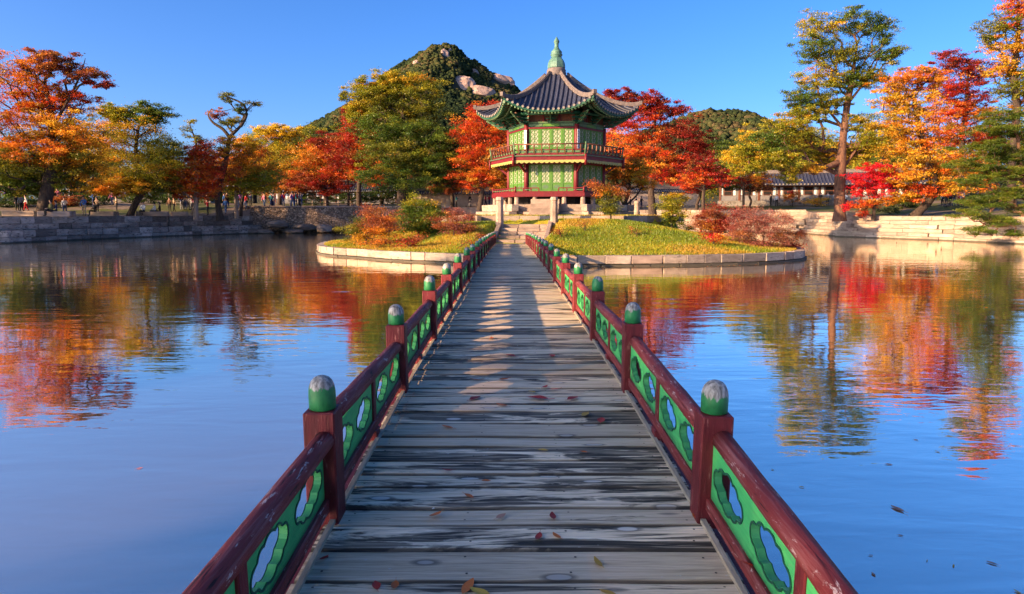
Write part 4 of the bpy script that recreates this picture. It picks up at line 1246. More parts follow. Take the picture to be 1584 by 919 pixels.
# every face of the roof is a pan surface with a soffit below
for i in range(6):
    nt_, nu = 14, 20; V = []; Fc = []
    for lay, dz in ((0, 0.0), (1, -0.14)):
        for j in range(nt_ + 1):
            for q in range(nu + 1):
                V.append(rpt(i, j / nt_, -1 + 2 * q / nu, dz if j == nt_ or lay == 0 else dz - 0.02))
    L0 = (nt_ + 1) * (nu + 1)
    for j in range(nt_):
        for q in range(nu):
            a = j * (nu + 1) + q; c = a + nu + 1
            Fc.append((a, c, c + 1, a + 1)); Fc.append((L0 + a, L0 + a + 1, L0 + c + 1, L0 + c))
    b = MB(); b.add(V, Fc, 0, True)
    for kk in range(1, len(Fc), 2): b.m[kk] = 1
    for q in range(nu):
        a = nt_ * (nu + 1) + q; b.f.append([a, L0 + a, L0 + a + 1, a + 1]); b.m.append(2); b.sm.append(False)
    b.build('roof_face', [M['tile'], M['pav_brown'], M['pav_teal']], roof)
    # convex tile rows
    for j in range(-8, 9):
        s = j * 0.335
        t0 = None
        for tt in range(0, 101):
            t = tt / 100
            if abs(s) < (0.60 + 4.26 * t + 0.24 * t * t) * T30 - 0.10: t0 = t; break
        if t0 is None or t0 > 0.97: continue
        pts = [rpt(i, t0 + (1.0 - t0) * q / 9, 0, 0.045, s) for q in range(10)]
        d = (pts[-1] - pts[-2]).normalized(); pts[-1] = pts[-1] + d * 0.06
        b = MB(); b.tube(pts, 0.072, 8)
        e = pts[-1]; b.tube([e - d * 0.01, e + d * 0.03], 0.082, 10, mi=1)
        b.build('tile_row', [M['tile'], M['tile_cap']], roof)
    # rafters, too small to tell apart
    b = MB()
    for j in range(-13, 14):
        u = j / 13.3
        p1 = rpt(i, 0.985, u, -0.20); p0 = rpt(i, 0.62, u * 0.98, -0.26)
        b.tube([p0, p1], 0.055, 6, mi=0); d = (p1 - p0).normalized(); b.tube([p1, p1 + d * 0.05], 0.058, 6, mi=1)
        p1 = rpt(i, 0.85, u, -0.33); p0 = rpt(i, 0.55, u * 0.98, -0.36)
        b.tube([p0, p1], 0.055, 6, mi=0); d = (p1 - p0).normalized(); b.tube([p1, p1 + d * 0.04], 0.058, 6, mi=1)
    o = b.build('rafter_row', [M['pav_teal'], M['pav_pale']], roof); o['kind'] = 'stuff'
for i in range(6):
    pts = [rpt(i, 0.02 + 0.98 * q / 15, -1, 0.12) for q in range(16)]
    d = (pts[-1] - pts[-2]).normalized(); pts.append(pts[-1] + d * 0.10 + Vector((0, 0, 0.03)))
    b = MB()
    for p0, p1 in zip(pts[:-1], pts[1:]): b.bar(p0, p1 + (p1 - p0) * 0.05, 0.20, 0.20)
    b.tube([p + Vector((0, 0, 0.12)) for p in pts], 0.075, 8)
    e = pts[-1]; b.box(e + Vector((0, 0, 0.06)), (0.22, 0.24, 0.26), R(240 + 60 * i)); b.build('hip_ridge', M['tile_pale'], roof)
    pts = [rpt(i, 0.55 + 0.44 * q / 6, -1, -0.24) for q in range(7)]
    b = MB()
    for p0, p1 in zip(pts[:-1], pts[1:]): b.bar(p0, p1, 0.16, 0.2)
    b.build('corner_rafter', M['pav_pale'], roof)
# finial
fin = empty('finial'); fin.parent = pav; fin.scale = (0.86, 0.86, 1)
b = MB(); b.lathe([(0.80, 11.95), (0.86, 12.10), (0.80, 12.18), (0.84, 12.26), (0.78, 12.34), (0.81, 12.44), (0.74, 12.52), (0.70, 12.58)], 18); b.build('tile_collar', M['tile_pale'], fin)
b = MB(); b.lathe([(0.70, 12.55), (0.74, 12.62), (0.735, 12.80), (0.69, 12.98), (0.60, 13.15), (0.48, 13.28), (0.40, 13.34)], 8, smooth=False, a0=R(8)); b.build('copper_bell', M['copper'], fin)
b = MB(); b.lathe([(0.40, 13.32), (0.46, 13.36), (0.40, 13.42), (0.50, 13.47), (0.505, 13.56), (0.42, 13.63), (0.47, 13.67), (0.44, 13.76), (0.33, 13.86), (0.24, 13.95), (0.20, 14.03)], 12); b.build('copper_bulb', M['copper'], fin)
b = MB(); b.lathe([(0.19, 14.0), (0.17, 14.12), (0.18, 14.30), (0.24, 14.40), (0.235, 14.48), (0.15, 14.60), (0.08, 14.70), (0.01, 14.80)], 10); b.build('copper_spire', M['copper'], fin)
# ------------------------------------------------------------------ trees and bushes
for k_ in PAL:
    if k_ != 'forest': PAL[k_] = [(tuple(min(0.8, v * 1.12) for v in c), w) for c, w in PAL[k_]]
MIXP = dict(red='orange', dred='rust', ored='yorange', orange='olive', yorange='ygreen', yellow='ygreen', ygreen='yorange', olive='ygreen', green='ygreen', dgreen='olive', pinkb='rust', rust='orange')
def make_leaves(clumps, size, n_per, rng, flat, aspect=0.55, spread=1.0, droop=0.0):
    """clumps: list of (pos, radius, palette). Returns V, F, C of kite-shaped leaves."""
    P = []; C = []
    for c, r, key in clumps:
        n = max(4, int(n_per * rng.uniform(0.6, 1.4)))
        q = rng.normal(0, 0.5, (n, 3)) * np.array([r * spread, r * spread, r * flat])
        if droop: q[:, 2] -= droop * (q[:, 0] ** 2 + q[:, 1] ** 2) / max(r, .1)
        P.append(np.array(c) + q)
        base = pal_pick(key if rng.random() > 0.2 else MIXP.get(key, key), rng, 1)[0]
        cc = 0.6 * base + 0.4 * pal_pick(key, rng, n)
        C.append(cc * rng.uniform(0.72, 1.28, (n, 1)) * rng.uniform(0.85, 1.15))
    P = np.vstack(P); C = np.vstack(C); n = len(P)
    ax = rng.normal(0, 1, (n, 3)); ax[:, 2] *= 0.45; ax[:, 2] -= 0.15
    ax /= np.linalg.norm(ax, axis=1, keepdims=True)
    up = rng.normal(0, 0.55, (n, 3)); up[:, 2] += 0.8
    sd = np.cross(ax, up); sd /= np.linalg.norm(sd, axis=1, keepdims=True) + 1e-9
    nr = np.cross(sd, ax)
    s = size * rng.uniform(0.45, 1.5, (n, 1))
    V = np.empty((n, 3, 3))
    V[:, 0] = P - ax * s * 0.4 + sd * s * aspect * 0.5
    V[:, 1] = P - ax * s * 0.3 - sd * s * aspect * 0.5
    V[:, 2] = P + ax * s * 0.6 + nr * s * 0.1
    Fc = np.arange(3 * n).reshape(-1, 3)
    return V.reshape(-1, 3), Fc, np.repeat(C, 3, axis=0)

def skeleton(trunk, clumps, rng, r_tip, r_base):
    """joins the clump centres to the trunk; returns nodes, parents and radii"""
    nodes = [np.array(p) for p in trunk]; par = [-1] + list(range(len(trunk) - 1))
    i_lo = max(1, int(len(trunk) * 0.4))
    tt = np.array(trunk[i_lo:])
    order = sorted(range(len(clumps)), key=lambda i: np.min(np.linalg.norm(tt - np.array(clumps[i][0]), axis=1)))
    leafn = []
    for i in order:
        c = np.array(clumps[i][0])
        A = np.array(nodes[i_lo:])
        d = np.linalg.norm(A - c, axis=1)
        pen = np.maximum(A[:, 2] - c[2] + 0.2, 0) * 1.4         # twigs climb
        j = int(np.argmin(d + pen)) + i_lo
        a = nodes[j]; L = np.linalg.norm(c - a)
        k = 2 if L > 0.8 else 1
        prev = j
        for s in range(1, k + 1):
            t = s / k
            p = a + (c - a) * t
            if s < k: p = p + rng.normal(0, 0.11 * L, 3) + np.array([0, 0, 0.10 * L])
            nodes.append(p); par.append(prev); prev = len(nodes) - 1
        leafn.append(prev)
    n = len(nodes); w = np.zeros(n)
    for i in leafn: w[i] += 1
    for i in range(n - 1, 0, -1):
        w[par[i]] += w[i]
    w = np.maximum(w, 0.5)
    rad = r_tip * w ** 0.5
    k = r_base / max(rad[0], 1e-6)
    if k < 1: rad = np.maximum(rad * k, r_tip * 0.8)
    else: rad = np.where(np.arange(n) < len(trunk), rad * np.linspace(k, max(1.0, k * 0.55), n)[np.minimum(np.arange(n), n - 1)] if False else rad * k ** 0.6, rad * k ** 0.35)
    return nodes, par, rad
def branches(b, nodes, par, rad, n=6):
    V = []; Fc = []
    for i in range(1, len(nodes)):
        p = par[i]
        a, c = nodes[p], nodes[i]
        d = c - a; L = np.linalg.norm(d)
        if L < 1e-4: continue
        d = d / L
        x = np.cross(d, (0.31, 0.17, 0.94)); x /= np.linalg.norm(x) + 1e-9; y = np.cross(d, x)
        b0 = len(V); ra = min(rad[p], rad[i] * 1.35); rc = rad[i]
        for q in range(n):
            t = 2 * math.pi * q / n; o = x * math.cos(t) + y * math.sin(t)
            V.append(a - d * ra * 0.3 + o * ra); V.append(c + o * rc)
        for q in range(n):
            r_ = (q + 1) % n
            Fc.append((b0 + 2 * q, b0 + 2 * r_, b0 + 2 * r_ + 1, b0 + 2 * q + 1))
    return np.array(V), np.array(Fc)
LEAF_TOTAL = 0
def make_tree(name, label, base, lobes, cat='tree', group=None, seed=1, leaf=0.17, dens=1.0, trunk_r=0.25, trunk=None, flat=0.44, aspect=0.62, bark='bark',
              clump=None, twig=0.012, fringe=1.0, n_clump=1.0, droop=0.0, bare=()):
    """lobes: (centre, (rx, ry, rz), palette)"""
    global LEAF_TOTAL
    rng = np.random.default_rng(seed)
    base = Vector(base); leaf *= 0.83
    clumps = []
    area = 0
    for c, r, key in lobes:
        c = np.array(c); r = np.array(r)
        cr = clump or float(np.clip(0.36 * min(r[0], r[2]), 0.40, 1.1))
        n = max(6, int(n_clump * 4.6 * (r[0] * r[2] + r[1] * r[2] * 0.5) / cr ** 2 * 0.75))
        u = rng.normal(0, 1, (n, 3)); u /= np.linalg.norm(u, axis=1, keepdims=True)
        q = u * (rng.random((n, 1)) ** 0.42) * (1 + 0.13 * rng.normal(0, 1, (n, 1)) * fringe)
        for p in q: clumps.append((c + p * r, cr * rng.uniform(0.6, 1.3), key))
        area += r[0] * r[2] * math.pi
    n_leaf = dens * 8.0 * area / (leaf * leaf * aspect)
    n_per = n_leaf / len(clumps)
    if trunk is None:
        top = max(lobes, key=lambda l: l[0][2])
        tp = np.mean([np.array(l[0]) for l in lobes], axis=0)
        tz = float(top[0][2])
        b0 = np.array(base); t1 = np.array([tp[0], tp[1], tz])
        trunk = []
        for k in range(7):
            t = k / 6
            w = rng.normal(0, 0.05 * (tz - base.z) * 0.5, 3) * (0 if k == 0 else 1); w[2] = 0
            p = b0 + (t1 - b0) * np.array([t ** 1.3, t ** 1.3, t]) + w * 0.6
            trunk.append(tuple(p))
    else:
        trunk = [tuple(p) for p in catmull3(trunk)]
    o = empty(name, base)
    tag(o, label, cat, group)
    nodes, par, rad = skeleton(trunk, clumps, rng, twig, trunk_r)
    nt_ = len(trunk)
    # flare at the foot
    for i in range(min(3, nt_)): rad[i] = max(rad[i], trunk_r * (1.0 - 0.12 * i))
    rad[0] = trunk_r * 1.35
    V, Fc = branches(None, nodes, par, rad)
    for poly, r0, r1 in bare:            # leafless limbs
        pts = catmull3(poly); mb = MB(); mb.tube(pts, list(np.linspace(r0, r1, len(pts))), 6)
        off = len(V); V = np.vstack([V, np.array([tuple(v) for v in mb.v])]); Fc = np.vstack([Fc, np.array([f for f in mb.f if len(f) == 4]) + off])
    V[:, :] -= np.array(base)
    V[V[:, 2] < 0.05, 2] -= 0.25
    inst('trunk', fast_mesh('trunk', V, Fc, mats=[M[bark]], smooth=True), o)
    V, Fc, C = make_leaves(clumps, leaf, n_per, rng, flat, aspect, spread=1.08, droop=droop)
    LEAF_TOTAL += len(Fc)
    inst('crown', fast_mesh('crown', V - np.array(base), Fc, C, [M['leaf']]), o)
    return o
def catmull3(pts):
    P = [Vector(p) for p in pts]; out = []
    for i in range(len(P) - 1):
        p0, p1, p2, p3 = P[max(i - 1, 0)], P[i], P[i + 1], P[min(i + 2, len(P) - 1)]
        for j in range(3):
            t = j / 3
            out.append(0.5 * ((2 * p1) + (p2 - p0) * t + (2 * p0 - 5 * p1 + 4 * p2 - p3) * t * t + (3 * p1 - p0 - 3 * p2 + p3) * t ** 3))
    out.append(P[-1]); return out
KS = 1.0
def pxl(lobes, Y, dk=0.8):
    """lobes given as seen in the photograph (x, y, rx, ry, palette[, depth shift]) become bodies at their own depth"""
    out = []
    for l in lobes:
        dy = l[5] if len(l) > 5 else 0
        s = (Y + dy) / F
        k = KS * (1.12 if l[2] > 15 else 1.0)
        out.append((tuple(W(l[0], l[1], Y + dy)), (l[2] * s * k, max(l[2], l[3]) * 0.75 * s * k, l[3] * s * k), l[4]))
    return out
def tree(label, bx, Y, lobes, island=False, trunk=None, **kw):
    p = W(bx, 330, Y)
    z = zi1(p.x, p.y) if island else gz1(p.x, p.y)
    base = (p.x, p.y, z - 0.05)
    if trunk: trunk = [base] + [tuple(W(x, y_, Y + (q[0] if q else 0))) for x, y_, *q in trunk]
    if 'bare' in kw: kw['bare'] = [([tuple(W(x, y_, Y)) for x, y_ in poly], r0, r1) for poly, r0, r1 in kw['bare']]
    nm = kw.pop('name', 'maple_tree')
    return make_tree(nm, label, base, pxl(lobes, Y), trunk=trunk, **kw)

LB = 'trees on the left bank'; RB = 'trees on the right bank'; BB = 'trees behind the island'
# --- left bank
tree('tall orange and red maple with a dark forked trunk at the far left', 65, 58.5, [(20, 118, 62, 34, 'orange'), (75, 98, 40, 18, 'rust'), (128, 118, 26, 10, 'rust'), (152, 131, 18, 6, 'dred'), (-30, 170, 60, 50, 'ored'), (85, 155, 55, 22, 'ored', 1),
     (25, 190, 70, 30, 'orange'), (100, 200, 55, 26, 'yorange'), (60, 235, 75, 24, 'orange'), (10, 255, 60, 28, 'olive', -1), (95, 262, 55, 26, 'olive', 1), (40, 288, 65, 14, 'green', 1), (130, 250, 35, 30, 'yorange', 1)],
     trunk=[(72, 300), (78, 270), (82, 225), (80, 180), (70, 130)], trunk_r=0.62, seed=11, group=LB, leaf=0.17, twig=0.014, n_clump=0.95,
     bare=[([(80, 200), (100, 165), (118, 130), (128, 105), (132, 90)], 0.16, 0.02), ([(112, 140), (130, 128), (150, 130), (170, 126)], 0.07, 0.015), ([(85, 215), (60, 160), (40, 130)], 0.14, 0.03), ([(122, 120), (112, 95), (108, 82)], 0.05, 0.012)])
tree('yellow green tree with a leaning dark trunk beside the tall orange maple', 200, 68, [(165, 205, 46, 38, 'yorange'), (205, 210, 52, 40, 'ygreen'), (235, 178, 30, 17, 'green'), (180, 178, 28, 14, 'ygreen'), (155, 250, 48, 34, 'yellow', 1), (225, 255, 52, 32, 'ygreen', -1), (180, 288, 60, 18, 'yorange', -1), (240, 285, 40, 16, 'olive', 1), (255, 235, 25, 28, 'olive')],
     trunk=[(212, 310), (222, 292), (215, 265), (210, 230), (215, 195)], trunk_r=0.36, seed=12, group=LB, leaf=0.16)
tree('small orange red maple with a pale straight trunk on the left bank', 303, 70, [(300, 262, 32, 20, 'ored'), (285, 285, 30, 18, 'orange'), (325, 285, 30, 20, 'ored'), (310, 240, 24, 16, 'ored'), (268, 268, 26, 20, 'orange'), (298, 295, 34, 12, 'ored')],
     trunk=[(303, 310), (302, 285), (303, 255)], trunk_r=0.27, seed=13, group=LB, bark='bark_pale', leaf=0.17)
tree('gnarled dark tree with a twisted half bare top on the left bank', 340, 72.5, [(350, 152, 14, 8, 'olive'), (372, 168, 14, 9, 'dgreen'), (335, 175, 12, 9, 'rust'), (358, 190, 16, 10, 'olive'), (392, 160, 10, 5, 'dgreen'), (325, 235, 22, 20, 'red'), (355, 225, 18, 16, 'yorange'), (345, 262, 30, 20, 'ored')],
     trunk=[(336, 300), (345, 268), (352, 235), (356, 212), (372, 195), (378, 178)], trunk_r=0.42, seed=14, group=LB, leaf=0.15, dens=0.75, twig=0.015, n_clump=0.8,
     bare=[([(356, 214), (345, 200), (330, 190), (322, 178), (328, 168)], 0.20, 0.05), ([(372, 196), (382, 176), (374, 160), (352, 150), (345, 146)], 0.18, 0.03), ([(380, 172), (392, 160), (404, 158)], 0.08, 0.02), ([(328, 170), (345, 172), (360, 168)], 0.06, 0.02)])
tree('crooked bare trunked tree with a small leafy tuft left of the gnarled tree', 300, 76, [(288, 202, 10, 9, 'olive'), (302, 215, 12, 8, 'olive'), (296, 186, 6, 5, 'ygreen'), (310, 240, 20, 12, 'rust')], trunk=[(306, 290), (305, 245), (303, 220), (296, 200), (290, 184)],
     trunk_r=0.34, seed=15, group=LB, leaf=0.16, dens=0.8)
tree('slender pale stemmed tree with yellow orange leaves left of the rubble wall', 366, 75, [(372, 262, 30, 22, 'yorange'), (385, 240, 30, 22, 'orange'), (365, 285, 28, 16, 'ygreen'), (400, 280, 32, 20, 'ygreen'), (380, 225, 20, 12, 'yellow')], trunk=[(365, 305), (368, 270), (375, 240)],
     trunk_r=0.22, seed=16, group=LB, bark='bark_pale')
tree('thin dark tree standing at the end of the stepped embankment', 372, 77.5, [(395, 255, 26, 24, 'orange'), (412, 275, 28, 20, 'ygreen'), (390, 285, 22, 12, 'ygreen')], trunk=[(376, 305), (384, 280), (394, 255)], trunk_r=0.2, seed=17, group=LB)
# --- behind the pond, left
tree('tall yellow topped tree behind the crowd on the left', 432, 96, [(432, 204, 34, 12, 'yellow'), (420, 225, 36, 18, 'ygreen'), (450, 245, 36, 26, 'ygreen'), (415, 262, 36, 26, 'yorange'), (445, 282, 36, 16, 'orange')], trunk_r=0.35, seed=21, group=BB, leaf=0.2)
tree('dark orange maple spreading above the rubble wall', 505, 92, [(505, 225, 26, 22, 'dred'), (480, 250, 36, 26, 'orange'), (525, 250, 36, 28, 'ored'), (500, 280, 48, 18, 'dred'), (465, 280, 30, 16, 'rust')], trunk_r=0.34, seed=22, group=BB, leaf=0.19)
tree('deep red maple between the rubble wall and the big green tree', 556, 90, [(556, 205, 34, 30, 'red'), (540, 245, 34, 26, 'dred'), (570, 265, 30, 24, 'ored'), (560, 178, 22, 18, 'dred')], trunk_r=0.34, seed=23, group=BB, leaf=0.19)
tree('huge olive green tree in front of the mountain', 622, 87, [(600, 128, 42, 16, 'ygreen'), (572, 150, 38, 20, 'ygreen'), (640, 140, 44, 22, 'ygreen'), (608, 165, 60, 24, 'olive'), (660, 175, 36, 24, 'olive'), (600, 200, 55, 22, 'green', -2), (650, 215, 52, 24, 'green', -2), (610, 240, 55, 24, 'olive', -3), (665, 248, 48, 24, 'green', -2), (625, 272, 62, 24, 'green', -3), (680, 275, 34, 22, 'dgreen'),
     (555, 175, 24, 14, 'ygreen'), (690, 225, 22, 28, 'dgreen', 1)], trunk_r=0.7, seed=24, group=BB, leaf=0.20, dens=1.15)
tree('thin dark red tree rising left of the big green tree', 540, 98, [(545, 175, 18, 12, 'dred'), (532, 150, 8, 10, 'olive'), (540, 200, 20, 16, 'olive')], trunk_r=0.2, seed=25, group=BB, leaf=0.2)
tree('bright orange red maple left of the pavilion', 742, 84, [(760, 180, 40, 20, 'red'), (735, 205, 40, 22, 'ored'), (775, 215, 42, 24, 'ored'), (728, 240, 34, 22, 'ored'), (765, 255, 44, 22, 'orange'), (735, 275, 40, 18, 'ored'), (785, 285, 24, 14, 'orange')], trunk_r=0.36, seed=26, group=BB, leaf=0.19)
tree('dark red and brown tree in the shade between the green tree and the orange maple', 700, 92, [(705, 240, 24, 24, 'dred'), (715, 270, 30, 22, 'dgreen'), (690, 285, 26, 14, 'rust')], trunk_r=0.28, seed=27, group=BB, leaf=0.2)
# --- right of the pavilion
tree('wide dark red maple right of the pavilion', 1010, 76, [(960, 150, 26, 14, 'dred'), (1000, 158, 32, 16, 'dred'), (1035, 168, 26, 16, 'dred'), (985, 185, 42, 20, 'red'), (1045, 200, 42, 24, 'dred'), (990, 220, 48, 22, 'ored'), (1060, 235, 38, 22, 'dred'), (1015, 250, 50, 22, 'ored'), (965, 255, 34, 24, 'orange'), (1080, 225, 22, 18, 'dred'), (945, 200, 22, 24, 'ored', 3), (1040, 270, 40, 16, 'red')],
     trunk_r=0.42, seed=31, group=BB, leaf=0.18)
tree('orange maple with forked trunks behind the pavilion on the island', 966, 53.5, [(955, 272, 24, 13, 'orange'), (985, 268, 24, 14, 'yorange'), (968, 255, 22, 10, 'orange'), (945, 290, 16, 9, 'yorange'), (1000, 285, 16, 10, 'orange')], island=True, trunk=[(966, 318), (972, 300), (975, 280)], trunk_r=0.16, seed=32, group='trees on the island', leaf=0.13,
     bare=[([(968, 318), (985, 302), (995, 285)], 0.09, 0.04), ([(966, 320), (958, 302), (955, 280)], 0.09, 0.04)])
tree('small deep red maple beside the tiled garden wall', 1088, 70, [(1085, 258, 28, 14, 'dred'), (1100, 275, 34, 14, 'red'), (1070, 280, 22, 12, 'ored')], trunk=[(1088, 305), (1090, 280)], trunk_r=0.18, seed=33, group=BB, leaf=0.17)
tree('low brownish orange tree in front of the long hall', 1150, 82, [(1145, 266, 32, 10, 'rust'), (1172, 276, 22, 9, 'orange'), (1130, 276, 18, 8, 'dred')], trunk=[(1150, 300), (1150, 275)], trunk_r=0.16, seed=34, group=RB, leaf=0.18)
tree('dense dark green tree hiding the left end of the long hall', 1078, 88, [(1080, 268, 24, 16, 'dgreen'), (1105, 278, 26, 14, 'olive'), (1075, 288, 24, 12, 'dred'), (1110, 262, 20, 14, 'green')], trunk_r=0.2, seed=134, group=RB, leaf=0.2)
tree('dark leaved tree in front of the middle of the long hall', 1160, 88, [(1160, 282, 22, 8, 'dred'), (1178, 288, 20, 8, 'rust'), (1142, 284, 20, 9, 'dgreen')], trunk_r=0.14, seed=135, group=RB, leaf=0.19)
tree('bright yellow tree glowing behind the long hall', 1145, 118, [(1160, 220, 20, 18, 'yellow'), (1138, 240, 24, 16, 'yellow'), (1168, 245, 24, 18, 'yellow')], trunk_r=0.3, seed=35, group=RB, leaf=0.24)
tree('towering green tree with a thick red brown trunk on the right bank', 1299, 66, [(1272, 42, 36, 22, 'ygreen'), (1318, 35, 28, 18, 'green'), (1362, 45, 26, 20, 'green'), (1262, 75, 30, 20, 'green'), (1300, 85, 30, 22, 'olive'), (1350, 85, 38, 22, 'green'), (1385, 82, 14, 9, 'dgreen'), (1270, 120, 32, 20, 'ygreen'), (1310, 125, 26, 18, 'green'), (1345, 120, 24, 14, 'olive'),
     (1240, 150, 30, 18, 'green'), (1280, 160, 26, 16, 'olive'), (1245, 180, 34, 16, 'ygreen'), (1215, 200, 34, 22, 'ygreen', -1), (1185, 222, 40, 22, 'green', -2), (1240, 215, 36, 20, 'ygreen'), (1160, 240, 26, 14, 'ygreen', -2), (1205, 248, 36, 14, 'ygreen', -3), (1332, 190, 22, 16, 'ygreen'), (1345, 215, 26, 18, 'ygreen'), (1270, 240, 26, 12, 'ygreen', 2), (1218, 272, 16, 12, 'ygreen', -3), (1160, 262, 26, 10, 'ygreen', -3), (1250, 262, 26, 8, 'yorange', -2), (1330, 235, 26, 12, 'ygreen', 1)],
     trunk=[(1299, 300), (1300, 265), (1304, 215), (1310, 165), (1318, 120), (1325, 75)], trunk_r=0.55, seed=36, group=RB, bark='bark_red', leaf=0.16, dens=1.15, twig=0.014, n_clump=1.05,
     bare=[([(1299, 270), (1280, 262), (1255, 250), (1230, 238), (1205, 226)], 0.24, 0.06), ([(1300, 265), (1315, 245), (1330, 222), (1340, 200)], 0.18, 0.05), ([(1306, 200), (1285, 175), (1268, 150), (1262, 110), (1270, 70)], 0.15, 0.03), ([(1312, 160), (1335, 130), (1355, 100), (1365, 60)], 0.14, 0.03)])
tree('brilliant crimson maple beside the trunk of the towering tree', 1352, 64.5, [(1355, 262, 30, 11, 'crimson'), (1335, 278, 28, 12, 'crimson'), (1368, 278, 24, 12, 'crimson'), (1350, 296, 28, 11, 'crimson'), (1330, 318, 20, 9, 'ored'), (1362, 312, 22, 10, 'orange'), (1312, 322, 10, 6, 'crimson'), (1340, 332, 14, 4, 'red')], trunk=[(1352, 310), (1350, 285)], trunk_r=0.16, seed=37, group=RB, leaf=0.15, flat=0.38)
tree('broad golden orange tree right of the crimson maple', 1415, 64.5, [(1392, 125, 34, 18, 'orange'), (1430, 120, 30, 16, 'orange'), (1380, 155, 30, 18, 'yorange'), (1420, 160, 40, 22, 'yorange'), (1395, 195, 42, 22, 'yorange'), (1440, 200, 40, 24, 'orange'), (1410, 235, 46, 22, 'yorange'), (1450, 255, 34, 20, 'orange'), (1400, 272, 40, 18, 'yorange'), (1430, 298, 36, 12, 'ored'), (1470, 285, 28, 16, 'yorange'), (1400, 305, 24, 10, 'yorange')],
     trunk=[(1444, 300), (1442, 270), (1432, 235), (1420, 190), (1412, 140)], trunk_r=0.42, seed=38, group=RB, leaf=0.17, twig=0.014)
tree('dark red maple behind the golden tree', 1480, 84, [(1478, 95, 30, 16, 'dred'), (1510, 110, 28, 18, 'dred'), (1460, 135, 30, 18, 'red'), (1500, 145, 34, 20, 'dred'), (1470, 175, 34, 18, 'ored'), (1515, 175, 28, 16, 'orange'), (1485, 210, 36, 20, 'ored'), (1520, 220, 30, 20, 'dred'), (1490, 250, 36, 20, 'orange')], trunk_r=0.4, seed=39, group=RB, leaf=0.19)
tree('tall yellow and green tree reaching the top right corner', 1566, 68, [(1545, 40, 32, 18, 'olive'), (1580, 25, 30, 18, 'ored'), (1560, 70, 34, 18, 'yorange'), (1590, 80, 30, 20, 'orange'), (1530, 60, 14, 9, 'olive'), (1545, 105, 24, 14, 'yorange'), (1585, 115, 30, 18, 'ygreen'), (1565, 140, 30, 16, 'olive'), (1570, 5, 24, 12, 'ored'), (1590, 160, 26, 18, 'orange')], trunk_r=0.42, seed=40, group=RB, leaf=0.17, dens=0.85)
# pine leaning over the water at the right edge: flat needle pads
tree('green pine with layered branches leaning over the water at the right edge', 1604, 55, [(1556, 178, 34, 9, 'pine'), (1530, 200, 36, 9, 'pine'), (1580, 205, 34, 10, 'pine'), (1518, 228, 40, 10, 'pine'), (1562, 240, 38, 10, 'pine'), (1505, 255, 42, 10, 'pine'), (1550, 268, 36, 10, 'pine'), (1510, 280, 38, 9, 'pine', -1), (1560, 298, 34, 9, 'pine', -1), (1522, 312, 38, 9, 'pine', -2), (1500, 330, 26, 8, 'pine', -3), (1545, 340, 34, 8, 'pine', -3), (1515, 356, 24, 7, 'pine', -4), (1575, 360, 24, 7, 'pine', -3), (1590, 322, 26, 9, 'pine', -2), (1596, 265, 28, 14, 'pine')],
     trunk=[(1600, 310), (1590, 285), (1580, 255), (1575, 220), (1570, 185)], trunk_r=0.34, seed=41, group=RB, leaf=0.20, aspect=0.16, flat=0.34, dens=1.5, bark='bark_red', name='pine_tree',
     bare=[([(1590, 285), (1560, 300), (1530, 330), (1516, 352)], 0.14, 0.04), ([(1580, 255), (1560, 262), (1530, 258), (1500, 256)], 0.10, 0.03)])
# off to the left, outside the picture: the west bank's trees, whose shade falls over the near bridge
HT = math.tan(SUN_EL)
def shade_tree(label, yb, t, half, seed, z_lo=-4.0, z_hi=5.0):
    """tree standing t metres towards the sun from the point (0, yb) of the bridge"""
    d = Vector((SUN.x, SUN.y, 0)).normalized(); q = Vector((0, yb, 0)) + d * t; zc = 1.1 + t * HT
    g = gz1(q.x, q.y); w = Vector((d.y, -d.x, 0)); lobes = []
    for k in (-0.5, 0.5):
        for zz in (z_lo, (z_lo + z_hi) / 2, z_hi):
            c = q + w * (half * k); lobes.append(((c.x, c.y, zc + zz), (half * 0.62, half * 0.62, 2.9), 'orange' if seed % 2 else 'olive'))
    make_tree('maple_tree', label, (q.x, q.y, g), lobes, group='trees on the west bank', seed=seed, leaf=0.5, dens=1.5, trunk_r=0.5, twig=0.015, clump=0.9)
shade_tree('tree on the west bank beyond the left edge of the picture, nearest the bridge', 3.8, 54, 1.85, 51)
shade_tree('tree on the west bank beyond the left edge of the picture, second from the bridge', 16.5, 52, 3.4, 52)
shade_tree('tree on the west bank beyond the left edge of the picture, third from the bridge', 23.5, 53, 3.6, 53, -9, -2.6)
shade_tree('tree on the west bank beyond the left edge of the picture, fourth from the bridge', 29.5, 55, 3.0, 54, -9, -2.8)
# trees that shade the left embankment
for i, (x, y_, h, lab) in enumerate([(-52, 47, 9, 'broad olive tree on the bank just outside the left edge'), (-60, 55, 11, 'second olive tree on the bank outside the left edge'), (-56, 64, 9, 'olive tree behind the tall orange maple outside the left edge')]):
    g = gz1(x, y_)
    make_tree('maple_tree', lab, (x, y_, g), [((x, y_, g + h * 0.5), (4.5, 4.5, 2.4), 'olive'), ((x + 1, y_, g + h * 0.8), (3.6, 3.6, 2.2), 'orange')], group='trees on the west bank', seed=60 + i, leaf=0.3, dens=0.8, trunk_r=0.35)
